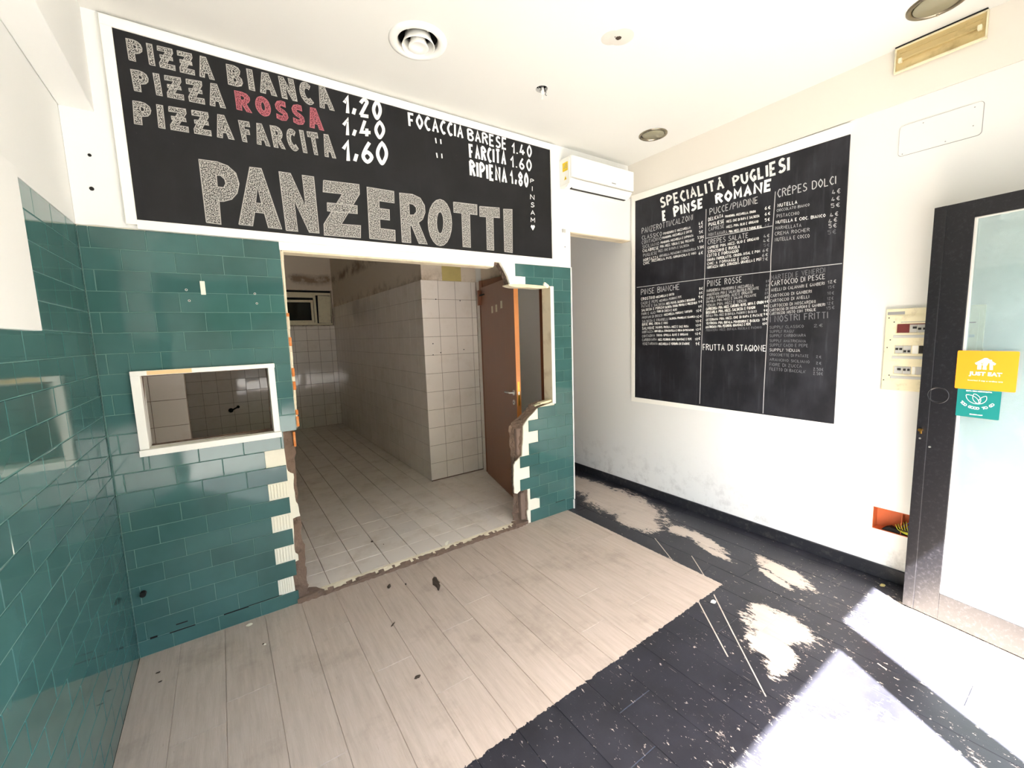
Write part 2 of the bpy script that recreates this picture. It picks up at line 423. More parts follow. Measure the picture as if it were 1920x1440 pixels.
def jag(pts, n=3, amp=.006, seed=1, closed=False):
    r = random.Random(seed); out = []
    for a, b in zip(pts, pts[1:]):
        out.append(a)
        d = math.hypot(b[0]-a[0], b[1]-a[1]); k = max(1, min(n, int(d/.03)))
        for j in range(1, k+1):
            t = j/(k+1)
            out.append((a[0]+(b[0]-a[0])*t+r.uniform(-amp, amp), a[1]+(b[1]-a[1])*t+r.uniform(-amp, amp)))
    out.append(pts[-1]); return out
def rect(x0, z0, x1, z1): return [(x0, z0), (x1, z0), (x1, z1), (x0, z1)]
# ------------------------------------------------------------------ tiles
TILE_CACHE = {}
def tile_mesh(w, h, d, mat, bev=.0016):
    key = (round(w, 3), round(h, 3), d, mat.name)
    if key in TILE_CACHE: return TILE_CACHE[key]
    w, h = key[0]/2, key[1]/2; b = min(bev, w*.4, h*.4)
    vs = [(x*w, y*h, -d) for x, y in ((-1, -1), (1, -1), (1, 1), (-1, 1))]
    vs += [(x*w, y*h, -b) for x, y in ((-1, -1), (1, -1), (1, 1), (-1, 1))]
    vs += [(x*(w-b), y*(h-b), 0) for x, y in ((-1, -1), (1, -1), (1, 1), (-1, 1))]
    fs = [(8, 9, 10, 11)]
    for i in range(4):
        j = (i+1) % 4
        fs += [(i, j, 4+j, 4+i), (4+i, 4+j, 8+j, 8+i)]
    me = D.meshes.new('tile'); me.from_pydata(vs, [], fs); me.materials.append(mat)
    TILE_CACHE[key] = me; return me
def subtract(c, h):
    u0, u1, v0, v1 = c; a0, a1, b0, b1 = h
    if a0 >= u1 or a1 <= u0 or b0 >= v1 or b1 <= v0: return [c]
    out = []
    if a0 > u0: out.append((u0, a0, v0, v1))
    if a1 < u1: out.append((a1, u1, v0, v1))
    m0, m1 = max(u0, a0), min(u1, a1)
    if b0 > v0: out.append((m0, m1, v0, b0))
    if b1 < v1: out.append((m0, m1, b1, v1))
    return out
def course(u0, u1, v0, v1, phase, per):
    out = []; k = math.floor((u0-phase)/per); a = u0
    while a < u1-1e-4:
        k += 1; b = min(phase+per*k, u1)
        if b-a > .004: out.append((a, b, v0, v1))
        a = max(b, a)
    return out
def lay(parent, M, cells, mat, gap=.003, thick=.007, holes=(), tilt=.0025, seed=3, rest=None, name='tile', proud=.0):
    """each cell becomes a tile object of its own; cells for which rest(cell) is true are joined into one part"""
    r = random.Random(seed); left = []
    for h in holes:
        cells = [x for c in cells for x in subtract(c, h)]
    for c in cells:
        u0, u1, v0, v1 = c
        w, h = u1-u0-gap, v1-v0-gap
        if w < .006 or h < .006: continue
        T = Matrix.Translation(((u0+u1)/2, (v0+v1)/2, r.uniform(-.0004, .0004)+proud)) @ Matrix.Rotation(r.uniform(-tilt, tilt), 4, 'X') @ Matrix.Rotation(r.uniform(-tilt, tilt), 4, 'Y')
        me = tile_mesh(w, h, thick, mat)
        if rest and rest(c): left.append((me, M @ T)); continue
        o = D.objects.new(name, me); COL.objects.link(o); o.parent = parent; o.matrix_local = M @ T
    if left:
        bm = bmesh.new()
        for me, T in left:
            b2 = bmesh.new(); b2.from_mesh(me); bmesh.ops.transform(b2, matrix=T, verts=b2.verts)
            tmp = D.meshes.new('t'); b2.to_mesh(tmp); b2.free(); bm.from_mesh(tmp); D.meshes.remove(tmp)
        bm_obj('distant_tiles', bm, mat, parent, 'stuff')
# ------------------------------------------------------------------ chalk letters (own stroke alphabet on a 6 x 8 grid)
GL = {'A': '00 38 60|13 53', 'B': '00 08 ~08 48 66 35 04|~04 44 62 40 00', 'C': '~57 38 16 04 12 30 51', 'D': '00 08 ~|~08 38 66 62 30 00', 'E': '50 00 08 58|04 44', 'F': '00 08 58|04 44',
 'G': '~57 38 16 04 12 30 52|53 33|53 50', 'H': '00 08|60 68|04 64', 'I': '00 08', 'J': '48 42 20 01', 'K': '00 08|58 04 60', 'L': '08 00 50', 'M': '00 08 33 68 60', 'N': '00 08 60 68',
 'O': '~38 27 16 04 12 21 30 41 52 64 56 47 38', 'P': '00 08|~08 38 66 34 04', 'Q': '~38 16 04 12 30 52 64 56 38|42 70', 'R': '00 08|~08 38 66 35 04|34 60', 'S': '~57 38 17 15 34 53 51 20 01',
 'T': '08 68|38 30', 'U': '~08 03 11 30 51 63 68', 'V': '08 30 68', 'W': '08 20 35 40 68', 'X': '08 60|68 00', 'Y': '08 34 68|34 30', 'Z': '08 58 00 60', '=': '08 68 00 60|14 54',
 '0': '~28 17 05 03 11 20 31 43 45 37 28', '1': '05 28 20', '2': '~06 28 47 35 00|00 50', '3': '~07 38 46 24|~24 44 42 20 01', '4': '28 02 52|34 30', '5': '48 08 05 ~|~05 35 43 30 01', '6': '~38 15 02 20 42 24 03',
 '7': '08 48 20', '8': '~28 06 24 42 20 02 24 46 28', '9': '~45 24 16 38 46 43 20', '€': '~57 38 15 13 30 51|05 45|03 43', ',': '13 00', '.': '00 01', '/': '00 48', "'": '06 08', '"': '08 00|48 40', ':': '01 02|05 06',
 'À': '00 37 60|13 53|29 48', 'Ê': '50 00 07 57|04 44|18 39 48', '-': '04 34'}
def glyph(ch):
    s = GL.get(ch)
    if s is None: return [], 3
    strokes = []; wmax = 0
    for part in s.split('|'):
        pts = []; sm = part.startswith('~') ; seg = []
        for tok in part.split():
            if tok == '~': continue
            if tok.startswith('~'):
                if len(seg) > 1: strokes.append(seg)
                seg = []; tok = tok[1:]; sm = True
            seg.append((int(tok[0]), int(tok[1])))
        if len(seg) > 1:
            strokes.append(spline(seg, 4) if sm and len(seg) > 2 else seg)
    for st in strokes: wmax = max(wmax, max(p[0] for p in st))
    return strokes, wmax
def ribbon(pts, w, mapf, verts, faces):
    n = len(pts); L = []
    cl = n > 4 and math.hypot(pts[0][0]-pts[-1][0], pts[0][1]-pts[-1][1]) < 1e-6
    for i in range(n):
        a = pts[max(i-1, 0)]; b = pts[i]; c = pts[min(i+1, n-1)]
        if cl and i == 0: a = pts[n-2]
        if cl and i == n-1: c = pts[1]
        def nrm(p, q):
            dx, dy = q[0]-p[0], q[1]-p[1]; d = math.hypot(dx, dy) or 1; return (-dy/d, dx/d)
        n1 = nrm(a, b) if (i > 0 or cl) else nrm(b, c); n2 = nrm(b, c) if (i < n-1 or cl) else n1
        m = (n1[0]+n2[0], n1[1]+n2[1]); d = math.hypot(*m)
        if d < .2: m = n1; k = 1
        else:
            m = (m[0]/d, m[1]/d); k = min(1/max(m[0]*n1[0]+m[1]*n1[1], .5), 1.6)
        ex = 0
        L.append((b, m, k*w/2))
    base = len(verts)
    for b, m, k in L:
        verts.append(mapf(b[0]+m[0]*k, b[1]+m[1]*k)); verts.append(mapf(b[0]-m[0]*k, b[1]-m[1]*k))
    for i in range(n-1): faces.append((base+2*i, base+2*i+1, base+2*i+3, base+2*i+2))
STROKE = []
def word(text, q, sw, seed=0):
    """q: TL,TR,BR,BL corners (plane coordinates, metres); returns verts, faces in the plane"""
    tl, tr, br, bl = q
    H = ((math.hypot(tl[0]-bl[0], tl[1]-bl[1])+math.hypot(tr[0]-br[0], tr[1]-br[1]))/2) or 1e-3
    W = (math.hypot(tl[0]-tr[0], tl[1]-tr[1])+math.hypot(bl[0]-br[0], bl[1]-br[1]))/2
    A = W/H
    def mapf(x, y):
        u = x/A; v = y
        return tuple((bl[i]*(1-u)+br[i]*u)*(1-v)+(tl[i]*(1-u)+tr[i]*u)*v for i in (0, 1))
    verts, faces = [], []; STROKE.clear()
    if text == '*':
        pts = [(0, .68), (.14, .95), (.32, 1), (.5, .82), (.68, 1), (.86, .95), (1, .68), (.5, 0)]
        verts = [mapf(x*A, y) for x, y in pts]; return verts, [tuple(range(len(pts)))]
    gs = [glyph(c) for c in text]; gap = 0 if len(text) < 2 else (1.3 if sw > .155 else 2.0)
    thick = sw*8
    adv = [(w if s else 3)+0 for s, w in gs]
    total = sum(adv)+gap*(len(text)-1)
    # horizontal scale so that the ink box is exactly W wide
    extra = sw*1.0
    k = (A-extra*(len(text) if len(text) < 12 else 0.6*len(text)))/max(total, 1)
    k = max(k, A/max(total, 1)*.45)
    ex = (A-k*total)/len(text)
    x = 0; rn = random.Random(seed+len(text))
    for (s, w), a in zip(gs, adv):
        jy = rn.uniform(-.02, .02)
        for st in s:
            STROKE.append(len(verts))
            pts = [(x+ex/2+p[0]*k, sw/2+p[1]/8*(1-sw)+jy) for p in st]
            ribbon(pts, sw, mapf, verts, faces)
        x += a*k+ex+gap*k
    return verts, faces
# solid block capitals for the big scribbled words: outline, holes, extra bars in a unit box, and a width
def _ell(cx, cy, rx, ry, n=20, a0=0, a1=360): return [(cx+rx*math.cos(math.radians(a0+(a1-a0)*i/n)), cy+ry*math.sin(math.radians(a0+(a1-a0)*i/n))) for i in range(n if a1-a0 == 360 else n+1)]
BLK = {
 'P': ([(0, 0), (0, 1), (.45, 1), (.72, .96), (.92, .86), (1, .70), (.94, .54), (.78, .43), (.55, .38), (.42, .37), (.42, 0)], [[(.40, .60), (.40, .79), (.52, .79), (.62, .74), (.64, .67), (.58, .60)]], [], .95),
 'A': ([(0, 0), (.28, 1), (.66, 1), (1, 0), (.68, 0), (.62, .24), (.37, .24), (.31, 0)], [[(.41, .40), (.49, .68), (.57, .40)]], [], 1.05),
 'N': ([(0, 0), (0, 1), (.32, 1), (.66, .46), (.66, 1), (1, 1), (1, 0), (.70, 0), (.34, .54), (.34, 0)], [], [], 1.0),
 'Z': ([(0, 1), (1, 1), (1, .84), (.44, .22), (1, .22), (1, 0), (0, 0), (0, .17), (.56, .79), (0, .79)], [], [], .95),
 '=': ([(.02, 1), (1, 1), (1, .82), (.46, .23), (1, .23), (.98, 0), (0, 0), (0, .2), (.52, .79), (0, .79)], [], [[(.10, .60), (.92, .60), (.92, .45), (.10, .45)]], 1.0),
 'E': ([(0, 0), (0, 1), (1, 1), (1, .77), (.42, .77), (.42, .62), (.80, .62), (.80, .41), (.42, .41), (.42, .22), (1, .22), (1, 0)], [], [], .85),
 'F': ([(0, 0), (0, 1), (1, 1), (1, .77), (.42, .77), (.42, .61), (.84, .61), (.84, .39), (.42, .39), (.42, 0)], [], [], .8),
 'R': ([(0, 0), (0, 1), (.5, 1), (.8, .94), (.96, .80), (.97, .66), (.86, .51), (.68, .43), (1, 0), (.66, 0), (.40, .36), (.34, .36), (.34, 0)], [[(.34, .57), (.34, .81), (.50, .80), (.62, .74), (.62, .65), (.52, .58)]], [], .95),
 'O': (_ell(.5, .5, .5, .5), [_ell(.5, .5, .15, .24, 12)], [], 1.0),
 'T': ([(0, 1), (1, 1), (1, .77), (.67, .77), (.67, 0), (.33, 0), (.33, .77), (0, .77)], [], [], .95),
 'I': ([(0, 0), (0, 1), (1, 1), (1, 0)], [], [], .34),
 'B': ([(0, 0), (0, 1), (.5, 1), (.78, .94), (.88, .80), (.84, .64), (.72, .54), (.92, .42), (.97, .24), (.86, .08), (.6, 0)], [[(.36, .62), (.36, .80), (.54, .78), (.56, .66)], [(.36, .19), (.36, .41), (.56, .39), (.62, .28), (.54, .20)]], [], .9),
 'C': (_ell(.55, .5, .55, .5, 18, 48, 312)+_ell(.58, .5, .24, .25, 12, 50, 310)[::-1], [], [], .9),
 'S': ([(.92, .98), (.60, 1), (.25, .93), (.05, .75), (.08, .55), (.30, .42), (.62, .34), (.62, .25), (.40, .22), (.05, .28), (.02, .06), (.40, 0), (.78, .05), (.98, .22), (.95, .42), (.75, .54), (.42, .63), (.42, .72), (.58, .76), (.90, .72)], [], [], .85),
}
def block_word(text, q):
    tl, tr, br, bl = q
    def mapf(u, v): return tuple((bl[i]*(1-u)+br[i]*u)*(1-v)+(tl[i]*(1-u)+tr[i]*u)*v for i in (0, 1))
    tot = sum(BLK[c][3] for c in text); gap = .34 if len(text) > 1 else 0; W = tot+gap*(len(text)-1)
    H = (math.hypot(tl[0]-bl[0], tl[1]-bl[1])+math.hypot(tr[0]-br[0], tr[1]-br[1]))/2
    verts, faces, ov, of = [], [], [], []; x = 0
    rn = random.Random(len(text)+int(abs(bl[0])*999))
    for c in text:
        out, holes, bars, w = BLK[c]
        for k, loops in enumerate([[out]+holes]+[[b] for b in bars]):
            m = [[mapf((x+p[0]*w)/W, p[1]) for p in l] for l in loops]
            flat = [p for l in m for p in l]; b0 = len(verts)
            verts += [(p[0], p[1], .0006+.0003*k) for p in flat]
            faces += [tuple(b0+i for i in t) for t in tessellate_polygon([[V((p[0], p[1], 0)) for p in l] for l in m])]
            for l in m:
                wv, wf = [], []
                ribbon([(a+rn.uniform(-.0006, .0006), b+rn.uniform(-.0006, .0006)) for a, b in l]+[l[0]], .0035 if H < .2 else .0045, lambda a, b: (a, b), wv, wf)
                b1 = len(ov); ov += [(a, b, .0010+.0003*k) for a, b in wv]; of += [tuple(b1+i for i in f) for f in wf]
        x += (w+gap)
    n = len(verts)
    return verts+ov, faces+[tuple(n+i for i in f) for f in of], len(faces)
def chalk_words(parent, M, entries, mats, name):
    """one part per written word or line"""
    lift = 0
    for i, e in enumerate(entries):
        q = [(e[1+2*j]/1000, e[2+2*j]/1000) for j in range(4)]
        if e[10] in 'sr' and e[0] != '"':
            vs, fs, nf = block_word(e[0], q)
            me = D.meshes.new(name); me.from_pydata(vs, [], fs); me.materials.append(mats[e[10]]); me.materials.append(mats[e[10]+'o'])
            for k_ in range(nf, len(fs)): me.polygons[k_].material_index = 1
            o = D.objects.new(name, me); COL.objects.link(o); o.parent = parent; o.matrix_local = M
            if e[10] == 'r': o['label'] = 'red chalk lettering'
            continue
        vs, fs = word(e[0], q, e[9], i)
        me = D.meshes.new(name); me.from_pydata([(a, b, .0005+.00007*(sum(1 for z in STROKE if z <= j) % 4)+.00009*(i % 3)+4e-7*j) for j, (a, b) in enumerate(vs)], [], fs)
        me.materials.append(mats[e[10]])
        o = D.objects.new(name, me); COL.objects.link(o); o.parent = parent; o.matrix_local = M
        if e[10] == 'r': o['label'] = 'red chalk lettering'
TEXT_A=[
('PI==A',-225,3035,100,3049,107,2950,-223,2943,0.27,'s'),
('BIANCA',165,3043,668,3067,688,2947,166,2946,0.27,'s'),
('PI==A',-222,2902,137,2933,143,2823,-218,2810,0.27,'s'),
('ROSSA',191,2922,608,2933,620,2822,193,2831,0.27,'r'),
('PI==A',-229,2762,156,2787,166,2674,-234,2659,0.27,'s'),
('FARCITA',195,2776,662,2805,676,2679,205,2674,0.25,'s'),
('1,20',741,3049,979,3082,970,2961,733,2940,0.18,'c'),
('1,40',728,2921,991,2963,983,2851,720,2812,0.18,'c'),
('1,60',715,2790,1001,2845,992,2699,709,2664,0.16,'b'),
('FOCACCIA',1143,3054,1552,3069,1547,2976,1145,2964,0.16,'b'),
('BARESE',1577,3057,1917,3064,1913,2976,1581,2977,0.16,'b'),
('FARCITA',1585,2956,1908,2975,1904,2864,1588,2856,0.16,'b'),
('RIPIENA',1584,2848,1908,2850,1908,2735,1586,2733,0.16,'b'),
('1.40',1959,3043,2152,3061,2149,2969,1956,2962,0.15,'b'),
('1.60',1941,2948,2148,2957,2145,2866,1942,2860,0.15,'b'),
('1,80',1932,2839,2113,2848,2110,2740,1937,2736,0.15,'b'),
('"',1327,2942,1374,2942,1376,2903,1332,2899,0.22,'b'),
('"',1329,2847,1377,2850,1378,2812,1335,2807,0.22,'b'),
('P',2128,2811,2165,2813,2164,2781,2127,2777,0.15,'b'),
('I',2142,2757,2152,2759,2151,2718,2140,2717,0.15,'b'),
('N',2124,2694,2166,2697,2165,2656,2122,2654,0.15,'b'),
('S',2127,2634,2164,2635,2163,2599,2126,2594,0.15,'b'),
('A',2120,2573,2168,2575,2166,2538,2124,2537,0.15,'b'),
('M',2123,2518,2166,2520,2165,2481,2122,2480,0.15,'b'),
('*',2121,2461,2164,2464,2163,2421,2120,2418,0.16,'b'),
('P',3,2543,174,2549,152,2229,5,2234,0.27,'s'),
('A',186,2546,326,2550,352,2239,148,2240,0.25,'s'),
('N',365,2548,543,2551,547,2236,375,2233,0.27,'s'),
('=',592,2541,800,2551,790,2232,576,2227,0.2,'s'),
('E',848,2543,1018,2544,1008,2233,843,2234,0.24,'s'),
('R',1056,2540,1234,2550,1231,2233,1054,2231,0.25,'s'),
('O',1252,2532,1433,2551,1416,2234,1238,2226,0.25,'s'),
('T',1445,2538,1634,2546,1628,2240,1445,2240,0.22,'s'),
('T',1656,2538,1828,2550,1824,2236,1650,2236,0.22,'s'),
('I',1866,2547,1945,2554,1935,2232,1862,2234,0.2,'s')]
TEXT_B=[
('SPECIALITÀ',2453,2754,1876,2756,1861,2661,2436,2660,0.18,'c'),
('PUGLIESI',1809,2735,1412,2751,1408,2647,1795,2654,0.18,'c'),
('E',2425,2639,2381,2637,2375,2546,2418,2547,0.22,'b'),
('PINSE',2318,2648,2035,2646,2033,2567,2301,2547,0.22,'b'),
('ROMANE',1941,2645,1516,2635,1519,2550,1931,2561,0.22,'b'),
('PANZEROTTI/CALZONI',2639,2536,2126,2538,2126,2491,2639,2483,0.1,'n'),
('CLASSICO',2638,2469,2420,2462,2420,2425,2638,2431,0.12,'n'),
('POMODORO E MOZZARELLA',2406,2450,2146,2447,2146,2428,2406,2429,0.15,'b'),
('4€',2073,2463,2036,2465,2035,2439,2072,2437,0.14,'b'),
('CONTADINO',2638,2424,2425,2422,2425,2390,2638,2390,0.1,'n'),
('POMODORO, MOZZARELLA E COTTO',2417,2415,2134,2415,2133,2395,2416,2395,0.15,'b'),
('5€',2067,2430,2035,2435,2035,2412,2067,2407,0.14,'b'),
('SICILIANO',2632,2382,2449,2381,2449,2351,2632,2351,0.1,'n'),
('POMODORO, MOZZARELLA E CAPONATA',2433,2377,2118,2377,2118,2358,2433,2357,0.15,'b'),
('5€',2067,2392,2034,2393,2034,2370,2066,2369,0.14,'b'),
('CALABRESE',2629,2345,2455,2342,2454,2315,2629,2317,0.14,'b'),
("POM, MOZZ, 'NDUJA E SAL PICCANTE",2438,2346,2108,2341,2108,2320,2438,2323,0.14,'b'),
('5.50€',2080,2353,2024,2350,2023,2327,2079,2329,0.14,'b'),
('PUGLIESE',2623,2303,2471,2304,2471,2276,2622,2275,0.11,'n'),
('MOZZ, CIME DI RAPA E SALSICCIA',2460,2311,2156,2307,2155,2286,2460,2288,0.13,'n'),
('6€',2065,2320,2030,2322,2030,2299,2065,2297,0.14,'b'),
('MORTAZZA',2622,2260,2459,2262,2459,2234,2622,2231,0.14,'b'),
('MORTADELLA, PISTACCHIO E STRACCIATELLA',2448,2265,2092,2266,2092,2246,2448,2244,0.15,'n'),
('5.50€',2078,2272,2022,2272,2022,2249,2078,2248,0.14,'b'),
('CHIC',2622,2229,2551,2232,2551,2204,2622,2200,0.14,'b'),
('MOZZARELLA, PATE, GORGONZOLA E NOCI',2528,2236,2092,2231,2091,2212,2527,2214,0.15,'b'),
('6€',2068,2227,2030,2229,2030,2204,2067,2202,0.14,'b'),
('PUCCE/PIADINE',1981,2546,1613,2539,1611,2491,1979,2493,0.1,'n'),
('DELICATA',1991,2477,1868,2480,1868,2452,1990,2448,0.14,'b'),
('POMODORO, MOZZARELLA, CRUDO',1851,2462,1625,2446,1624,2429,1851,2444,0.15,'b'),
('6€',1562,2456,1523,2451,1522,2428,1562,2432,0.14,'b'),
('PUGLIESE',1987,2437,1859,2436,1858,2408,1987,2408,0.14,'b'),
('MOZZ, CIME DI RAPA E SALSICCIA',1842,2424,1597,2409,1597,2390,1841,2404,0.14,'b'),
('6€',1561,2413,1523,2410,1522,2388,1560,2391,0.14,'b'),
('CAPRESE',1986,2400,1858,2400,1857,2372,1986,2371,0.1,'n'),
('MOZZ, POM, OLIO E ORIGANO',1840,2384,1603,2372,1603,2353,1840,2364,0.14,'b'),
('5€',1559,2371,1525,2370,1524,2348,1558,2348,0.14,'b'),
('MONTANARA',1988,2359,1831,2349,1830,2323,1987,2332,0.1,'n'),
('POM, MOZZ, COTTO E PARMIG REGG.',1818,2344,1576,2330,1575,2311,1818,2324,0.14,'b'),
('6€',1558,2333,1526,2334,1525,2311,1557,2311,0.11,'f'),
('CREPES SALATE',1991,2310,1673,2298,1672,2259,1990,2268,0.1,'n'),
('CAPRESE: POM, MOZZ, OLIO E ORIGANO',1990,2254,1595,2252,1595,2231,1989,2231,0.14,'b'),
('4€',1563,2260,1523,2258,1522,2235,1562,2238,0.11,'n'),
('STRACCHINO E RUCOLA',1989,2224,1733,2221,1733,2197,1988,2199,0.14,'b'),
('4€',1565,2227,1522,2226,1521,2204,1564,2205,0.11,'n'),
('COTTO E FORMAGGIO',1993,2194,1740,2191,1740,2167,1992,2168,0.14,'b'),
('5€',1560,2196,1520,2193,1520,2170,1559,2174,0.11,'f'),
('CHIARA: FIORDILATTE, CRUDO, INSAL E POM',1992,2160,1585,2159,1584,2139,1992,2137,0.14,'b'),
('6€',1566,2160,1526,2160,1526,2138,1566,2137,0.11,'n'),
('CHIC: 4 FORMAGGI E NOCI',1991,2130,1663,2127,1663,2106,1991,2107,0.14,'b'),
('6€',1569,2127,1529,2127,1528,2105,1568,2104,0.11,'n'),
('MORTAZZA: MORT, STRACCIAT, GRANELLA E PIST',1991,2101,1572,2101,1571,2080,1990,2078,0.14,'b'),
('7€',1568,2096,1528,2097,1527,2075,1567,2073,0.11,'n'),
('CRÊPES DOLCI',1481,2550,1139,2536,1137,2484,1479,2492,0.1,'n'),
('NUTELLA',1477,2452,1354,2444,1353,2420,1476,2427,0.14,'b'),
('CIOCCOLATO BIANCO',1481,2417,1279,2404,1279,2386,1481,2397,0.12,'n'),
('PISTACCHIO',1480,2381,1338,2368,1337,2345,1479,2357,0.1,'n'),
('NUTELLA E CIOC. BIANCO',1484,2340,1185,2315,1184,2294,1483,2317,0.14,'b'),
('MARMELLATA',1486,2301,1323,2285,1322,2262,1485,2277,0.1,'n'),
('CREMA ROCHER',1488,2263,1272,2246,1271,2222,1487,2237,0.1,'n'),
('NUTELLA E COCCO',1486,2223,1271,2206,1269,2182,1485,2197,0.1,'n'),
('4€',1157,2454,1111,2451,1110,2422,1155,2424,0.1,'n'),
('4€',1157,2409,1112,2406,1110,2380,1156,2382,0.12,'n'),
('5€',1158,2370,1110,2365,1108,2339,1157,2343,0.12,'n'),
('4€',1161,2313,1116,2313,1114,2287,1160,2286,0.12,'n'),
('4€',1167,2276,1120,2278,1118,2252,1166,2249,0.12,'n'),
('5€',1165,2246,1121,2241,1119,2215,1164,2219,0.12,'n'),
('5€',1168,2207,1122,2204,1120,2177,1167,2180,0.1,'f'),
('PINSE BIANCHE',2645,1984,2241,1990,2240,1940,2645,1929,0.1,'n'),
('CROSTINO',2645,1907,2490,1913,2490,1884,2645,1878,0.14,'b'),
('MOZZARELLA E COTTO',2479,1907,2292,1918,2291,1897,2479,1886,0.15,'b'),
('8€',2057,1939,2024,1939,2024,1918,2056,1917,0.14,'b'),
('CACIO E PEPE',2645,1868,2456,1874,2455,1848,2645,1840,0.12,'n'),
('MOZZARELLA, PECORINO E PEPE',2444,1871,2219,1888,2218,1868,2444,1850,0.15,'n'),
('8€',2056,1904,2026,1905,2025,1884,2056,1882,0.14,'b'),
('PATATE E SALSICCIA',2638,1835,2382,1842,2382,1819,2638,1810,0.13,'n'),
('MOZZ, PATATE, SALSICCIA E ROSMARINO',2371,1842,2093,1855,2093,1835,2371,1820,0.15,'b'),
('9€',2065,1874,2022,1871,2022,1847,2065,1850,0.14,'b'),
('SALSICCIA E PORCINI',2638,1800,2393,1813,2393,1789,2638,1776,0.14,'b'),
('SALSICCIA, FUNGHI, PROVOLA E PREZZEMOLO',2382,1810,2074,1827,2073,1807,2382,1788,0.15,'b'),
('9€',2064,1831,2026,1836,2026,1815,2064,1809,0.14,'b'),
('FIORI E ALICI',2638,1766,2483,1773,2483,1749,2638,1741,0.13,'n'),
('FIORI DI ZUCCA E ALICI',2466,1777,2263,1783,2263,1762,2466,1756,0.15,'b'),
('9€',2063,1791,2030,1798,2030,1776,2063,1769,0.14,'b'),
('PROFUMI DI BOSCO',2632,1730,2409,1743,2409,1719,2632,1706,0.13,'n'),
('MOZZARELLA, PORCINI E TARTUFO',2392,1744,2116,1760,2116,1740,2392,1723,0.15,'b'),
('10€',2082,1758,2032,1763,2031,1741,2081,1735,0.14,'b'),
('SALSICCIA E FRIARIELLI',2632,1696,2348,1707,2348,1683,2631,1671,0.13,'n'),
('SALSICCIA, FRIARIELLI E SCAMORZA',2337,1706,2086,1711,2085,1694,2337,1687,0.17,'b'),
('10€',2081,1709,2028,1715,2028,1693,2080,1687,0.14,'b'),
('BRIE',2631,1666,2565,1670,2565,1646,2631,1641,0.14,'b'),
('BRIE, CREMA E NOCI',2553,1670,2353,1672,2353,1650,2553,1648,0.15,'b'),
('10€',2085,1674,2030,1676,2029,1654,2084,1652,0.14,'b'),
('SALMONE',2631,1633,2494,1636,2493,1609,2631,1606,0.14,'b'),
('SALMONE, RUCOLA, MOZZ E SALE ROSA',2482,1636,2148,1634,2148,1614,2482,1614,0.15,'b'),
('10€',2084,1638,2032,1643,2031,1621,2084,1616,0.14,'b'),
('MORTAZZA',2631,1596,2505,1602,2505,1578,2631,1570,0.13,'n'),
('MORTADELLA, STRACCIATELLA E CREMA DI PISTACCHIO',2493,1600,2098,1601,2098,1583,2493,1580,0.17,'b'),
('10€',2083,1603,2031,1610,2030,1588,2083,1580,0.14,'b'),
('CONTADINA',2631,1558,2487,1565,2487,1541,2631,1533,0.13,'n'),
('TONNO, CIPOLLA, OLIVE E ORIGANO',2470,1563,2152,1566,2152,1546,2470,1541,0.15,'b'),
('10€',2088,1567,2035,1573,2034,1551,2087,1545,0.14,'b'),
('CARBONARA',2631,1523,2469,1529,2469,1504,2631,1498,0.13,'n'),
('MOZZ, PECORINO, UOVA, GUANCIALE E PEPE',2452,1524,2116,1525,2116,1505,2452,1502,0.15,'b'),
('10€',2087,1522,2039,1531,2038,1509,2086,1500,0.14,'b'),
('VEGETARIANA',2627,1487,2457,1490,2457,1465,2627,1462,0.13,'n'),
('MOZZARELLA E VERDURA DI STAGIONE',2446,1485,2135,1487,2135,1466,2446,1463,0.15,'b'),
('9€',2081,1487,2043,1491,2042,1464,2081,1460,0.14,'b'),
('PINSE ROSSE',1988,1987,1710,1985,1708,1938,1987,1935,0.1,'n'),
('MARGHERITA: POMODORO E MOZZARELLA',1991,1917,1622,1920,1621,1898,1990,1893,0.12,'n'),
('8€',1536,1937,1511,1937,1510,1919,1536,1918,0.13,'f'),
('AMALFITANA: POM E SALAM DIAVOLO PICCANTE',1990,1885,1583,1896,1582,1875,1990,1861,0.12,'n'),
('8€',1535,1906,1510,1907,1509,1888,1534,1887,0.13,'f'),
('NAPOLI: POMODORO, ALICI E ORIGANO',1992,1855,1628,1872,1627,1850,1991,1831,0.12,'n'),
('8€',1538,1876,1512,1881,1512,1862,1537,1857,0.13,'f'),
('DIAVOLA: POM, MOZZ E SALAME PICCANTE',1991,1827,1600,1846,1599,1826,1991,1806,0.13,'n'),
('8€',1540,1850,1515,1855,1514,1836,1540,1831,0.13,'f'),
("'NDUJA: POM, MOZZ E 'NDUJA",1991,1799,1669,1813,1668,1791,1990,1775,0.12,'n'),
('8€',1539,1819,1514,1824,1513,1805,1539,1800,0.13,'n'),
('CAPRICCIOSA: POM, MOZZ, CARCIOFI, OLIVE, UOVA E CRUDO',1992,1769,1546,1791,1545,1770,1992,1745,0.14,'b'),
('9€',1542,1789,1513,1794,1512,1775,1541,1769,0.14,'b'),
('BOSCAIOLA: POM, MOZZ, SALSICCIA E FUNGHI',1992,1741,1605,1757,1604,1735,1991,1717,0.14,'b'),
('9€',1545,1758,1515,1760,1515,1741,1544,1739,0.14,'b'),
('BUFALA: POM, MOZZ DI BUFALA, PACHINO E BASILICO',1991,1713,1592,1726,1592,1707,1990,1691,0.13,'n'),
('9€',1547,1727,1514,1729,1513,1710,1546,1708,0.14,'b'),
('CITTERIANA: POM, MOZZ, CIME DI RAPA E PATATE',1990,1680,1550,1697,1549,1677,1990,1659,0.14,'b'),
('9€',1546,1700,1513,1702,1512,1683,1546,1681,0.14,'b'),
('VENTRICINA: POM, BUFALA, POMODORINI E BASILICO',1989,1652,1571,1659,1570,1639,1989,1631,0.14,'b'),
('10€',1552,1662,1515,1668,1515,1649,1552,1642,0.14,'b'),
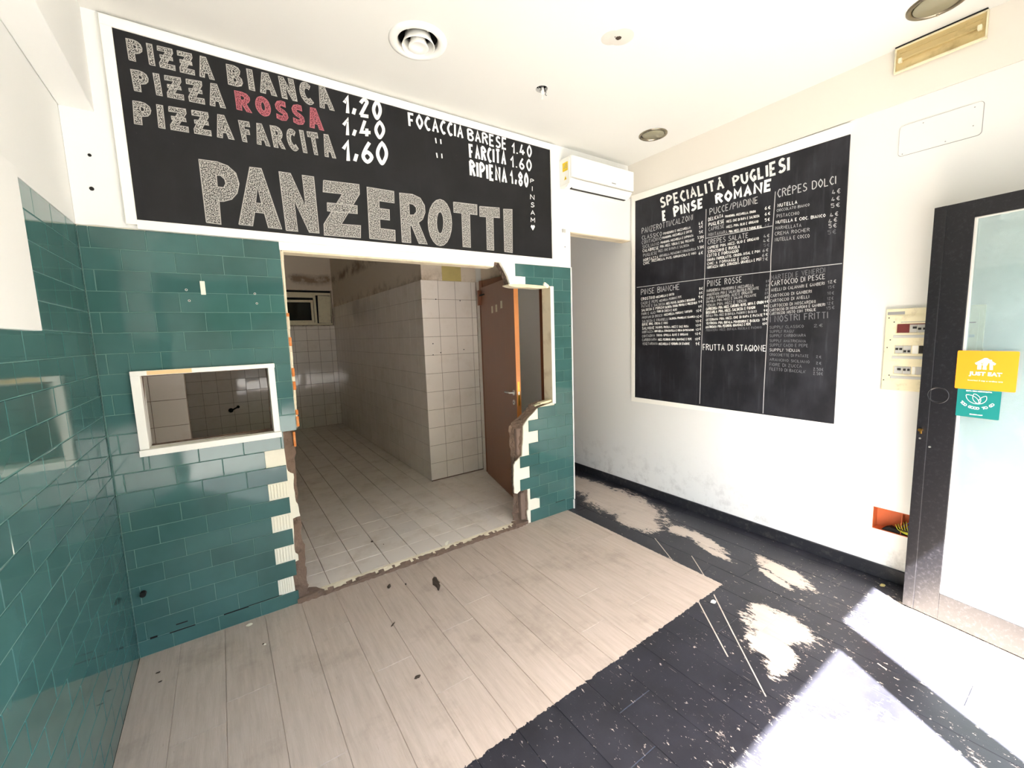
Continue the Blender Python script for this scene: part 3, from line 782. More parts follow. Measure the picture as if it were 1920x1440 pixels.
('AMATRICIANA: POM, PECORINO, GUANCIALE E PEPE',1993,1622,1631,1634,1631,1614,1993,1600,0.14,'b'),
('10€',1551,1631,1518,1635,1517,1616,1550,1611,0.14,'b'),
('PRIMAVERA: MOZZ, BUFALA, RUCOLA E PACHINO',1988,1596,1554,1607,1553,1588,1988,1574,0.13,'f'),
('FRUTTA DI STAGIONE',2014,1473,1519,1466,1517,1419,2012,1420,0.1,'b'),
('MARTEDI E VENERDI',1501,1966,1172,1975,1170,1941,1500,1929,0.1,'f'),
('CARTOCCIO DI PESCE',1500,1925,1170,1934,1168,1900,1498,1887,0.1,'n'),
('ANELLI DI CALAMARI E GAMBERI',1498,1872,1170,1883,1170,1862,1497,1849,0.11,'n'),
('12€',1153,1887,1106,1889,1105,1868,1152,1867,0.11,'n'),
('CARTOCCIO DI GAMBERI',1500,1831,1242,1838,1241,1817,1499,1808,0.11,'n'),
('15€',1151,1853,1113,1856,1112,1835,1150,1833,0.11,'f'),
('CARTOCCIO DI ANELLI',1502,1795,1256,1805,1255,1783,1501,1772,0.11,'n'),
('10€',1152,1816,1114,1815,1113,1795,1151,1795,0.11,'f'),
('CARTOCCIO DI MOSCARDINI',1501,1759,1217,1769,1216,1748,1500,1736,0.11,'n'),
('12€',1151,1781,1116,1781,1115,1761,1150,1760,0.11,'f'),
('CARTOCCIO DI MOSCARDINI E GAMBERI',1503,1728,1161,1744,1160,1725,1502,1707,0.12,'n'),
('12€',1152,1750,1114,1751,1113,1730,1151,1730,0.11,'f'),
('CARTOCCIO MISTO CON TRIGLIE',1502,1702,1211,1715,1210,1695,1501,1681,0.12,'n'),
('15€',1154,1719,1107,1723,1106,1702,1153,1699,0.11,'f'),
('I NOSTRI FRITTI',1498,1678,1143,1688,1141,1642,1496,1629,0.1,'f'),
("SUPPLI' CLASSICO",1499,1606,1279,1606,1278,1586,1498,1584,0.12,'f'),
('2€',1219,1607,1167,1609,1166,1588,1218,1586,0.11,'f'),
("SUPPLI' RAGU'",1497,1575,1337,1574,1336,1554,1497,1554,0.12,'f'),
("SUPPLI' CARBONARA",1496,1544,1264,1544,1263,1524,1496,1523,0.12,'f'),
("SUPPLI' AMATRICIANA",1495,1509,1262,1504,1261,1484,1494,1488,0.12,'f'),
("SUPPLI' CACIO E PEPE",1494,1478,1248,1475,1247,1453,1493,1455,0.11,'f'),
("SUPPLI' 'NDUJA",1493,1443,1295,1441,1294,1419,1492,1420,0.11,'n'),
('CROCCHETTE DI PATATE',1491,1408,1241,1402,1240,1382,1490,1387,0.12,'f'),
('ARANCINO SICILIANO',1490,1373,1233,1362,1232,1342,1489,1352,0.12,'f'),
('FIORE DI ZUCCA',1489,1338,1280,1331,1279,1309,1488,1314,0.11,'f'),
("FILETTO DI BACCALA'",1487,1305,1253,1295,1252,1273,1487,1281,0.11,'f'),
('2€',1197,1399,1166,1396,1165,1379,1196,1381,0.13,'f'),
('2€',1195,1356,1164,1354,1163,1336,1194,1338,0.13,'f'),
('2.50€',1209,1316,1150,1315,1149,1294,1208,1294,0.11,'f'),
('2.50€',1208,1287,1152,1286,1151,1265,1207,1265,0.11,'f')]
RULES=[
(2010,2549,2010,2057),
(2010,2057,2028,1362),
(2028,1362,2031,968),
(1495,2539,1508,2101),
(1508,2101,1506,1997),
(1506,1997,1520,1178),
(1520,1178,1521,956),
(2695,2006,2016,2003),
(2016,2003,1506,1993),
(1506,1993,1080,1985),
(2010,2322,1507,2309)]
# ================================================================== SETTING
MB = lambda y: frame((0, y, 0), (1, 0, 0), (0, 0, 1), (0, -1, 0))      # back-wall plane, local (x, z)
ML = lambda x: frame((x, 0, 0), (0, 1, 0), (0, 0, 1), (1, 0, 0))       # plane facing +x, local (y, z)
MR = lambda x: frame((x, 0, 0), (0, -1, 0), (0, 0, 1), (-1, 0, 0))     # plane facing -x, local (-y, z)
MF = lambda z: frame((0, 0, z), (1, 0, 0), (0, 1, 0), (0, 0, 1))
ZK = .02
# --- shop floor: slab and planks
fl = box('floor', (XL, YF-.3, -.12), (XR+.05, 5.3, -.004), MT['floor'], kind='structure')
rp = random.Random(11)
cells = []; xx = XL-.0; edges = [XL]+[-.32+.1965*i for i in range(19)]+[XR-.016]
edges = sorted(e for e in edges if XL <= e <= XR-.016)
for i, (a, b) in enumerate(zip(edges, edges[1:])):
    joints = {2: 2.18, 3: 1.62, 4: 2.42, 5: 1.95}.get(i, 2.0+rp.uniform(-.55, .55))
    ys = [joints+1.22*k for k in range(-3, 4)]
    ys = [YF-.3]+[y for y in ys if YF-.25 < y < 5.2]+[5.28]
    lim = YB+.01 if b < 2.55 else 5.28
    for c, d in zip(ys, ys[1:]):
        if c < lim: cells.append((a, b, c, min(d, lim)))
lay(fl, MF(0), cells, MT['floor'], gap=.0012, thick=.004, tilt=.0006, name='floor_plank')

# --- broken back wall: hollow-block core, glue layer, white plaster face
coreL = [(.315, 0), (.311, .1), (.313, .247), (.309, .53), (.304, .73), (.309, .824), (.31, 1.07), (.345, 1.09), (.345, 2.128)]
coreR_f = [(1.77, 2.122), (1.775, 2.155), (1.83, 2.152), (1.87, 2.09), (1.90, 2.045), (1.917, 1.99), (2.343, 1.988), (2.343, 1.012), (2.25, .992), (2.16, .972), (2.06, .902), (2.012, .845), (2.0, .75), (1.99, .6), (1.955, .578), (1.912, .45), (1.91, .31), (2.03, .30), (2.037, .15), (2.03, 0)]
coreR_b = [(1.77, 2.122), (1.80, 2.15), (1.85, 2.15), (1.89, 2.09), (1.915, 2.04), (1.922, 1.99), (2.343, 1.988), (2.343, 1.022), (2.26, 1.028), (2.15, 1.01), (2.08, .945), (1.985, .89), (1.925, .845), (1.93, .6), (1.935, .5), (1.93, .4), (1.937, .29), (1.945, .25), (1.935, .12), (1.93, 0)]
def jag2(A, B, n, amp, seed):
    r = random.Random(seed); oa, ob = [], []
    for (a, b, c, d) in zip(A, A[1:], B, B[1:]):
        oa.append(a); ob.append(c); L = math.hypot(b[0]-a[0], b[1]-a[1]); k = min(n, int(L/.022))
        if L > .3: k = 0 if abs(b[1]-a[1]) < .05 or a[1] > 1.5 or b[0] == a[0] else n
        for j in range(1, k+1):
            t = j/(k+1)
            for o, p, q in ((oa, a, b), (ob, c, d)):
                o.append((p[0]+(q[0]-p[0])*t+r.uniform(-amp, amp), p[1]+(q[1]-p[1])*t+r.uniform(-amp, amp)*.5))
    oa.append(A[-1]); ob.append(B[-1]); return oa, ob
jf, jb = jag2(coreR_f, coreR_b, 5, .007, 4)
jl = jag(coreL[:7], 5, .006, 2)+coreL[7:]
tail = [(2.553, 0), (2.553, 2.456), (XR, 2.456), (XR, ZC), (XL, ZC)]
HATCH = [(-.341, 1.09), (-.341, 1.461), (.215, 1.461), (.215, 1.09)]
wb = slab('wall_back', [(XL, 0)]+jl+jf+tail, [HATCH], MB(YB+.019), YK-YB-.019, MT['rubble'], kind='structure', mat_side=MT['rubble'], back=[(XL, 0)]+jl+jb+tail, side_seg=6, jit=.009)
PL = [(.245, 0), (.24, .19), (.24, .268), (.279, .272), (.279, .305), (.266, .32), (.264, .40), (.27, .54), (.311, .546), (.306, .6), (.295, .64), (.291, .754), (.296, .815), (.27, .835), (.263, .875), (.262, 1.09), (.339, 1.095), (.339, 2.128)]
PR = [(1.77, 2.122), (1.775, 2.157), (1.828, 2.154), (1.868, 2.094), (1.895, 2.05), (1.915, 1.988), (2.343, 1.986), (2.343, 1.014), (2.25, .997), (2.166, .978), (2.13, .955), (2.06, .906), (2.04, .885), (2.006, .845), (1.995, .7), (1.984, .6), (1.953, .582), (1.915, .56), (1.901, .54), (1.897, .45), (1.896, .30), (1.925, .287), (1.955, .305), (2.031, .31), (2.035, .2), (2.035, .12), (2.022, .11), (2.03, 0)]
slab('tile_adhesive', [(XL, 0)]+jag(PL, 3, .003, 5)+jag(PR, 3, .003, 6)+tail, [HATCH], MB(YB+.008), .012, MT['adhesive'], wb)
FL = [(XL, 2.174), (-.25, 2.176), (0, 2.170), (.2, 2.174), (.332, 2.170), (.332, 2.126), (1.77, 2.122), (1.775, 2.158), (1.83, 2.155), (1.868, 2.096), (1.895, 2.052), (1.915, 1.986), (2.063, 1.988), (2.063, 2.057), (1.966, 2.057), (1.966, 2.156), (2.3, 2.158), (2.553, 2.155), (2.553, 2.456), (XR, 2.456), (XR, ZC), (XL, ZC)]
slab('plaster_face', jag(FL[:5], 6, .003, 9)+FL[5:], [], MB(YB-.001), .012, MT['paint'], wb)
# cream soffit and reveals of the opening, hatch and passage
box('soffit', (.345, YB+.01, 2.116), (1.772, YK+.004, 2.126), MT['cream'], wb)
box('passage_soffit', (2.56, YB, 2.448), (XR, YK+.004, 2.4565), MT['cream'], wb)
r = random.Random(3)
bm = bmesh.new(); z = 1.098
while z < 2.11:
    h = r.uniform(.03, .09); z1 = min(z+h, 2.12)
    add_box(bm, (.336, YB+.002+r.uniform(0, .004), z), (.348+r.uniform(-.003, .004), YB+.05, z1), .002); z = z1
o = bm_obj('broken_edge', bm, MT['cream'], wb)
for za, zb in ((1.10, 1.16), (1.17, 1.20), (1.32, 1.37), (1.40, 1.45), (1.58, 1.63), (1.75, 1.77), (.98, 1.07)):
    box('exposed_brick', (.337 if za > 1 else .312, YB+.0, za), (.352 if za > 1 else .325, YB+.03, zb), MT['orange'], wb, .002)
ripple = bmesh.new()                                                    # ridges combed into the glue where tiles are gone
for (x0, x1, z0, z1) in ((.166, .238, .09, .18), (.166, .258, .29, .376), (.166, .262, .49, .572), (.166, .262, .69, .772)):
    n = 6
    for i in range(n):
        x = x0+(x1-x0)*(i+.5)/n
        add_box(ripple, (x-.004, YB+.004, z0), (x+.002, YB+.009, z1), .001)
bm_obj('glue_ridges', ripple, MT['adhesive'], wb, 'stuff')
# --- teal tiles on the back wall
zk = lambda k: .085+.0993*k
cells = []
for k in range(-1, 21):
    z0 = max(0, zk(k)); z1 = zk(k+1)
    odd = k % 2 != 0
    end = .335 if k >= 10 else (.262 if odd else .164)
    cells += course(XL+.002, end, z0, z1, .262 if odd else .1585, .2035)
pk = lambda k: .01+.0975*k
starts = {0: 2.05, 1: 2.148, 2: 2.052, 3: 1.955, 4: 2.05, 5: 1.96, 6: 2.053, 7: 2.154, 8: 2.058, 9: 2.16, 20: 2.065, 21: 1.967}
for k in range(22):
    z0 = 0 if k == 0 else pk(k); z1 = pk(k+1)
    if k == 20: cells += course(2.065, 2.345, 1.99, z1, 2.056, .2); cells += course(2.345, 2.551, z0, z1, 2.056, .2); continue
    cells += course(starts.get(k, 2.345), 2.551, z0, z1, 2.156 if k % 2 else 2.056, .2)
lay(wb, MB(YB), cells, MT['teal'], gap=.0028, thick=.008, holes=[(-.372, .246, 1.062, 1.48)], tilt=.0035)
slab('tile_grout', [(XL, 0)]+[(.2, 0), (.2, .08), (.15, .09), (.15, .98), (.26, .99), (.26, 1.08), (.333, 1.085), (.333, 2.165), (XL, 2.165)], [[(-.36, 1.07), (-.36, 1.47), (.236, 1.47), (.236, 1.07)]], MB(YB+.0015), .008, MT['grout_t'], wb)
slab('tile_grout', [(2.16, 0), (2.549, 0), (2.549, 2.15), (1.97, 2.15), (1.97, 2.06), (2.07, 2.058), (2.07, 1.992), (2.347, 1.992), (2.347, .98), (2.17, .975), (2.17, .4), (2.06, .39), (2.06, .22), (2.16, .19)], [], MB(YB+.0015), .008, MT['grout_t'], wb)
box('corner_bead', (2.551, YB-.004, .085), (2.561, YB+.03, 2.16), MT['whiteplastic'], wb)
# tile seen end-on on the pier's return, passage side
box('pier_skirting', (2.553, YB+.002, 0), (2.568, YK, .082), MT['skirt'], wb, .002)
box('skirting_end', (2.540, YB-.012, 0), (2.549, YB+.0, .082), MT['whiteplastic'], wb)
box('skirting_end', (2.549, YB-.013, 0), (2.568, YB+.002, .082), MT['skirt'], wb)
# the pale scrape, plugs and nail holes in the tiling
box('paint_scrape', (-.053, YB-.0015, 1.865), (-.032, YB-.0003, 1.935), MT['adhesive'], wb, .001)
for (x, z) in ((-.113, 1.888), (-.106, 1.833), (.19, 1.876), (.195, 1.823)):
    cyl('wall_plug', Matrix.Translation((x, YB-.001, z)) @ Matrix.Rotation(math.pi/2, 4, 'X'), .006, .004, MT['greyplastic'], wb, 12)
    cyl('plug_hole', Matrix.Translation((x, YB-.0025, z)) @ Matrix.Rotation(math.pi/2, 4, 'X'), .003, .003, MT['dark'], wb, 10)
for (x, z, rr) in ((-.409, 2.487, .007), (-.418, 2.338, .009), (2.49, 2.325, .004), (2.535, 1.66, .004)):
    cyl('nail_hole', Matrix.Translation((x, YB-.0015, z)) @ Matrix.Rotation(math.pi/2, 4, 'X'), rr, .003, MT['dark'], wb, 10)
o = cyl('pipe_stub', Matrix.Translation((-.44, YB-.012, .345)) @ Matrix.Rotation(math.pi/2, 4, 'X'), .013, .03, MT['dark'], wb, 14)
for (x0, x1, z, h) in ((.0, .17, .089, .004), (-.12, .0, .086, .007), (-.36, -.25, .083, .006), (-.44, -.41, .089, .010), (-.33, -.28, .118, .006), (2.33, 2.44, .108, .005)):
    box('open_joint', (x0, YB-.0012, z-h/2), (x1, YB-.0004, z+h/2), MT['dark'], wb)
box('wall_contact', (2.459, YB-.014, 2.439), (2.492, YB, 2.468), MT['greyplastic'], wb, .003)

# --- left wall
wl = box('wall_left', (XL-.12, YF, 0), (XL-.008, 4.07, ZC), MT['paint'], kind='structure')
box('plaster_face', (XL-.010, YF, 2.172), (XL-.001, YK-.1, ZC), MT['paint'], wl)
cells = []
for k in range(-1, 21):
    odd = k % 2 != 0
    cells += course(YF+.02, YB-.002, max(0, zk(k)), zk(k+1), 1.708 if odd else 1.807, .2027)
lay(wl, ML(XL), cells, MT['teal'], gap=.0028, thick=.008, tilt=.0022, seed=8, rest=lambda c: c[1] < .5)
box('tile_grout', (XL-.009, YF, 0), (XL-.0016, YB, 2.168), MT['grout_t'], wl)
# white panel screwed over the left wall
t = empty('wall_panel', (XL, 1.2, 1.665), 'plain white panel fixed over the teal tiles of the left wall', 'panel')
p = box('panel_board', (XL+.0005, .45, 1.668), (XL+.022, 2.008, 2.174), MT['paint'], None, .002)
p.parent = t; p.matrix_parent_inverse = Matrix.Translation((-XL, -1.2, -1.665))

# --- beam along the left wall (boxed in)
box('trim_1', (XL+.0, YF, 2.682), (-.372, YB-.001, ZC), MT['paint'], kind='structure', bev=.004)

# --- right wall with its sloping upper band and the hole of the wall box
WR = MR(XR)
wr = slab('wall_right', [(-5.3, 0), (-YF, 0), (-YF, ZC), (-5.3, ZC)], [[(-.843, .307), (-.50, .312), (-.50, .452), (-.843, .450)]], WR, .12, MT['wallr'], kind='structure')
bm = bmesh.new()
q = [(XR-.001, 2.838), (XR-.012, 2.838), (XR-.034, ZC), (XR-.001, ZC)]
A = [bm.verts.new((x, YF, z)) for x, z in q]; B = [bm.verts.new((x, YB-.001, z)) for x, z in q]
for i in range(4): bm.faces.new((A[i], A[(i+1) % 4], B[(i+1) % 4], B[i]))
bm.faces.new(A); bm.faces.new(B)
bm_obj('trim_2', bm, MT['band'], kind='structure')
bs = bmesh.new(); add_box(bs, (XR-.016, YF+.02, 0), (XR, 5.2, .085), .003)
bm_obj('baseboard_right', bs, MT['skirt'], kind='structure')
# --- ceiling (with the holes of the diffuser and lamps)
def ring(x, y, rad, n=28): return [(x+rad*math.cos(2*math.pi*i/n), y+rad*math.sin(2*math.pi*i/n)) for i in range(n)]
VENT = (.992, 2.21); HOLE = (1.812, 2.216); SMK = (1.864, 1.64); SPOT1 = (2.955, 2.252); SPOT2 = (3.0, .655)
slab('ceiling', [(XL, YF), (XR, YF), (XR, 5.3), (2.5, 5.3), (2.5, 8.5), (XL-.05, 8.5)], [ring(*VENT, .103), ring(*HOLE, .037, 20), ring(*SPOT1, .090), ring(*SPOT2, .097)],
     frame((0, 0, ZC), (1, 0, 0), (0, -1, 0), (0, 0, -1)) @ Matrix.Diagonal((1, -1, 1, 1)), .02, MT['ceil'], kind='structure')
box('ceiling_void', (XL, YF, ZC+.2), (XR, 8.5, ZC+.25), MT['dark'], D.objects['ceiling'])

# --- kitchen shell
kf = box('floor_kitchen', (XL, YK-.07, -.1), (2.46, 8.4, ZK-.006), MT['grout_f'], kind='structure')
cells = [(a, a+.2, b, b+.2) for a in [.453-.2*4+.2*i for i in range(14)] for b in [3.236-.4+.2*j for j in range(28)]]
cells = [(max(a, XL), min(b, 2.45), max(c, YK-.035), min(d, 8.4)) for a, b, c, d in cells if b > XL+.01 and a < 2.44 and d > YK and c < 8.39]
cells = [c for c in cells if not (c[0] >= 1.80 and c[2] > 4.24)]
lay(kf, MF(ZK), cells, MT['ftile'], gap=.004, thick=.006, tilt=.0012, seed=12, rest=lambda c: c[2] > 7.1 or c[0] < -.4)
YC = 4.245; XK = 1.795
wk = box('wall_kitchen_column', (XK+.008, YC+.008, 0), (2.6, 8.5, ZC), MT['stain'], kind='structure')
cells = [(a, b, ZK+.19*0+.198*k, ZK+.198*(k+1)) for k in range(11) for a, b in ((1.788, 1.982), (1.982, 2.184), (2.184, 2.385), (2.385, 2.448))]
lay(wk, MB(YC), cells, MT['wtile'], gap=.0028, thick=.007, tilt=.002, seed=21)
cells = [(-b, -a, ZK+.198*k, ZK+.198*(k+1)) for k in range(11) for a, b in [(YC+.2*i, YC+.2*i+.2) for i in range(21)]]
cells = [(max(a, -8.39), b, c, d) for a, b, c, d in cells if b > -8.39]
lay(wk, MR(XK), cells, MT['wtile'], gap=.0022, thick=.007, tilt=.0004, seed=22)
box('tile_grout', (XK+.002, YC+.002, 0), (2.45, YC+.009, 2.196), MT['grout_w'], wk)
box('tile_grout', (XK+.002, YC+.002, 0), (XK+.009, 8.4, 2.196), MT['grout_w'], wk)
box('paint_patch', (2.04, YC-.0005+.008, 2.2), (2.27, YC+.0079, 2.36), MT['ochre'], wk)
box('tile_crack', (1.79, YC-.001, .018), (2.45, YC+.004, .032), MT['rubble'], wk)
for (x, z) in ((1.89, 1.53), (1.885, 1.41), (1.975, 1.43), (2.26, 1.45), (1.95, 2.0), (2.24, 1.99)):
    cyl('drill_hole', Matrix.Translation((x, YC-.001, z)) @ Matrix.Rotation(math.pi/2, 4, 'X'), .006, .003, MT['dark'], wk, 8)
# partition beside the passage, with the doorway
wp = box('wall_kitchen_right', (2.458, YK, 0), (2.551, 3.06, ZC), MT['paint'], kind='structure')
box('partition_block', (2.458, 4.14, 0), (2.551, 5.3, ZC), MT['paint'], wp)
box('partition_head', (2.458, 3.06, 2.17), (2.551, 4.14, ZC), MT['stain'], wp)
cells = [(-YC+.002, -4.135, ZK+.198*k, ZK+.198*(k+1)) for k in range(11)]
lay(wp, MR(2.451), cells, MT['wtile'], gap=.0028, thick=.007, seed=23)
box('wall_corridor_end', (2.55, 5.2, 0), (XR, 5.3, ZC), MT['cream'], kind='structure')
# far wall with the high window
XW0, XW1, ZW0, ZW1 = .80, 1.785, 1.875, 2.50
wf = slab('wall_kitchen_far', [(XL-.1, 0), (2.46, 0), (2.46, ZC), (XL-.1, ZC)], [[(XW0, ZW0), (XW0, ZW1), (XW1, ZW1), (XW1, ZW0)]], MB(8.4), .16, MT['stain'], kind='structure')
cells = [(max(a, XL), min(a+.2, XK), ZK+.198*k, min(ZK+.198*(k+1), 1.86)) for k in range(10) for a in [-.49+.2*i for i in range(12)]]
cells = [c for c in cells if c[1] > c[0]+.01 and c[3] > c[2]+.01]
lay(wf, MB(8.392), cells, MT['wtile'], gap=.0035, thick=.007, tilt=.004, seed=24)
box('tile_grout', (XL, 8.394, 0), (XK, 8.3995, 1.86), MT['grout_w'], wf)
wn = slab('window_1', rect(XW0+.01, ZW0+.005, XW1-.01, 2.46), [[(.86, 1.93), (.86, 2.37), (1.475, 2.37), (1.475, 1.93)], [(1.515, 1.91), (1.515, 2.415), (1.765, 2.415), (1.765, 1.91)]], MB(8.43), .05, MT['creamplastic'], kind='structure')
box('window_pane', (.85, 8.47, 1.92), (1.48, 8.475, 2.40), MT['darkglass'], wn)
slab('window_sash', rect(.87, 1.925, 1.465, 2.325), [[(.93, 1.965), (.93, 2.285), (1.425, 2.285), (1.425, 1.965)]], MB(8.42), .03, MT['creamplastic'], wn)
box('window_panel', (1.545, 8.435, 1.915), (1.755, 8.447, 2.405), MT['creamplastic'], wn, M=Matrix.Translation((1.65, 8.44, 2.1)) @ Matrix.Rotation(.03, 4, 'Y') @ Matrix.Translation((-1.65, -8.44, -2.1)))
box('window_box', (XW0-.02, 8.5, 1.86), (XW1+.02, 8.56, 2.55), MT['dark'], wn)
# left return seen through the hatch
wq = box('wall_kitchen_left', (XL-.2, YK, 0), (XL-.001, 8.5, ZC), MT['stain'], kind='structure')
box('return_wall', (XL, 4.062, 0), (-.245, 4.17, ZC), MT['stain'], wq)
cells = [(a, b, ZK+.198*k-.01, ZK+.198*(k+1)-.01) for k in range(11) for a, b in ((XL, -.455), (-.455, -.243))]
lay(wq, MB(4.055), cells, MT['wtile'], gap=.0028, thick=.007, seed=25)
box('tile_grout', (XL, 4.057, 0), (-.246, 4.0635, 2.18), MT['grout_w'], wq)
cells = [(c, d, ZK+.198*k, ZK+.198*(k+1)) for k in range(11) for c, d in [(YK+.2*i, YK+.2*i+.2) for i in range(6)]]
lay(wq, ML(XL+.006), [(a, min(b, 4.05), c, d) for a, b, c, d in cells if a < 4.04], MT['wtile'], gap=.0028, thick=.006, seed=26)

# --- shop front behind the camera (black metal) and the street it looks on to
sf = box('wall_front', (XL-.1, YF-.12, 2.36), (XR+.1, YF, ZC), MT['paint'], kind='structure')
tf = box('trim_3', (1.79, YF-.06, 0), (1.98, YF, 2.36), MT['black'], kind='structure', bev=.004)
box('jamb_post', (2.955, YF-.06, 0), (XR, YF, 2.36), MT['black'], tf, .004)
box('jamb_post', (XL, YF-.06, 0), (XL+.06, YF, 2.36), MT['black'], tf, .004)
box('shade_header', (XL-.1, YF-.35, 2.16), (1.76, YF-.12, 2.7), MT['black'], sf, .01)  # unseen box added outside, its lower edge set to cut the sun
box('shade_header', (1.76, YF-.35, 2.26), (XR+.1, YF-.12, 2.7), MT['black'], sf, .01)  # set higher so the sun patch by the door reaches further in
# ================================================================== THINGS
def child(o, root):
    """parent without moving: everything is built in world coordinates"""
    o.parent = root; o.matrix_parent_inverse = Matrix.Translation(-root.location); return o
def thing(name, loc, label, cat, group=None):
    return empty(name, loc, label, cat, group)
PARTS = []
def P(root, o, label=None):
    child(o, root)
    if label: o['label'] = label
    return o
# --- long chalkboard over the opening
YP = 2.770
t = thing('chalkboard', (1.03, YP, 2.2), 'long chalkboard over the broken opening reading PANZEROTTI', 'chalkboard')
x0, x1, z0, z1 = -.270, 2.335, 2.212, 3.068
P(t, box('board_panel', (x0-.02, YP, z0-.02), (x1+.02, YB-.002, z1+.02), MT['board_a']))
P(t, box('frame_rail', (-.312, YP-.008, z1-.002), (2.385, YB-.002, 3.112), MT['paintedwood'], None, .002))
P(t, box('frame_rail', (-.272, YP-.008, 2.170), (2.385, YB-.002, z0+.002), MT['paintedwood'], None, .002))
P(t, box('frame_stile', (-.312, YP-.009, 2.19), (x0, YB-.002, z1-.002), MT['paintedwood'], None, .002))
P(t, box('frame_stile', (x1, YP-.008, z0), (2.385, YB-.002, z1-.002), MT['paintedwood'], None, .002))
cm = {'so': MT['ch_so'], 'ro': MT['ch_ro'], 's': MT['ch_s'], 'r': MT['ch_r'], 'c': MT['ch_c'], 'b': MT['ch_b'], 'n': MT['ch_n'], 'f': MT['ch_f']}
n0 = len(D.objects)
def words_on(t, M, table, flip, name='chalk_lettering'):
    if flip: table = [(e[0],)+tuple(-v if i % 2 == 0 else v for i, v in enumerate(e[1:9]))+e[9:] for e in table]
    Mi = Matrix.Translation(-t.location)
    chalk_words(t, Mi @ M, table, cm, name)
words_on(t, MB(YP), TEXT_A, False)
# --- menu board on the right wall
XP = 3.309
t = thing('menu_board', (XP, 1.9, .9), 'tall menu chalkboard on the right wall headed SPECIALITÀ PUGLIESI', 'chalkboard')
y0, y1, z0, z1 = 1.077, 2.716, .948, 2.79
pts = [(-2.716, .952), (-1.076, .945), (-1.077, 2.758), (-2.716, 2.795)]
o = slab('board_panel', pts, [], MR(XP), .010, MT['board_b']); P(t, o)
def bar(name, q, M, d, mat): return slab(name, q, [], M, d, mat)
P(t, bar('frame_rail', [(-2.755, 2.797), (-1.077, 2.758), (-1.077, 2.826), (-2.755, 2.852)], MR(XP-.006), .017, MT['paintedwood']))
P(t, bar('frame_rail', [(-2.753, .910), (-1.074, .915), (-1.074, .946), (-2.753, .953)], MR(XP-.006), .017, MT['paintedwood']))
P(t, bar('frame_stile', [(-2.753, .953), (-2.715, .953), (-2.715, 2.796), (-2.753, 2.797)], MR(XP-.006), .017, MT['paintedwood']))
words_on(t, MR(XP), TEXT_B, True)
vs, fs = [], []
for (a, b, c, d) in RULES: ribbon([(-a/1000, b/1000), (-c/1000, d/1000)], .005 if c != 1550 else .004, lambda x, y: (x, y), vs, fs)
me = D.meshes.new('chalk_rules'); me.from_pydata([(x, y, .0005) for x, y in vs], [], fs); me.materials.append(MT['ch_n'])
o = link('chalk_rules', me); o.parent = t; o.matrix_local = Matrix.Translation(-t.location) @ MR(XP)

# --- frame of the serving hatch
t = thing('hatch_frame', (-.06, YB, 1.06), 'white wooden frame lining the small serving hatch in the teal tiles', 'frame')
P(t, box('frame_rail', (-.375, YB-.02, 1.461), (.250, YK, 1.485), MT['paintedwood'], None, .0015))
P(t, box('bare_edge', (-.31, YB-.0205, 1.463), (-.13, YB-.0195, 1.4835), MT['rawwood']), 'bare pine showing through the white paint')
P(t, box('frame_stile', (-.375, YB-.02, 1.09), (-.338, YK, 1.461), MT['paintedwood'], None, .0015))
P(t, box('frame_stile', (.215, YB-.02, 1.09), (.247, YK, 1.461), MT['paintedwood'], None, .0015))
P(t, box('sill', (-.378, YB-.028, 1.056), (.252, YK, 1.089), MT['paintedwood'], None, .002))
# --- what is left of the frame in the broken pier
t = thing('opening_frame', (2.33, YB, 1.0), 'remnant of white wooden frame beside the broken pier opening', 'frame')
P(t, box('frame_stile', (2.312, YB-.010, 1.012), (2.343, YK+.004, 1.99), MT['cream'], None, .002))
P(t, box('front_bead', (2.310, YB-.014, 1.0), (2.345, YB-.009, 1.99), MT['paintedwood'], None, .001))
P(t, slab('frame_rail', jag([(1.898, 1.984), (1.96, 1.972), (2.23, 1.972), (2.343, 1.986), (2.343, 1.992), (2.0, 1.998), (1.898, 1.992)], 3, .002, 4), [], MB(YB-.006), .09, MT['cream']))
for i, (x, z, a) in enumerate(((2.25, 1.020, .1), (2.275, 1.008, -.05), (2.22, 1.0, .16))):
    P(t, box('split_board', (x-.06, YB+.005+.02*i, z-.006), (x+.07, YB+.05+.02*i, z+.008), MT['creamplastic'], None, .002, M=Matrix.Translation((x, 0, z)) @ Matrix.Rotation(-a, 4, 'Y') @ Matrix.Translation((-x, 0, -z))))
P(t, box('plaster_lump', (2.245, YB-.012, 1.985), (2.30, YB+.02, 2.015), MT['adhesive'], None, .006, M=Matrix.Translation((2.27, YB, 2.0)) @ Matrix.Rotation(.5, 4, 'Y') @ Matrix.Translation((-2.27, -YB, -2.0))))

# --- threshold rubble where the wall was cut away
def rubble_strip():
    r = random.Random(6); bm = bmesh.new(); n = 90; rows = []
    for i in range(n+1):
        x = .255+(1.99-.255)*i/n
        j = lambda a: r.uniform(-a, a)
        prof = [(YB-.010+j(.006), .0005), (YB-.002+j(.005), .010+j(.004)), (YB+.015+j(.006), .014+j(.004)), (YB+.035+j(.006), .019+j(.003)), (YB+.045+j(.004), .0225+j(.001)), (YB+.058+j(.004), .0225+j(.001)), (YB+.068+j(.005), .018)]
        rows.append([bm.verts.new((x+j(.002), y, z)) for y, z in prof])
    for a, b in zip(rows, rows[1:]):
        for k in range(len(a)-1):
            f = bm.faces.new((a[k], b[k], b[k+1], a[k+1])); f.material_index = 1 if k >= 3 else (1 if k == 2 and r.random() < .3 else 0)
    o = bm_obj('threshold_rubble', bm, MT['rubble']); o.data.materials.append(MT['cream']); o.data.materials.append(MT['ochre']); return o
thr = tag(rubble_strip(), 'rough strip of broken mortar left across the opening floor', 'threshold')
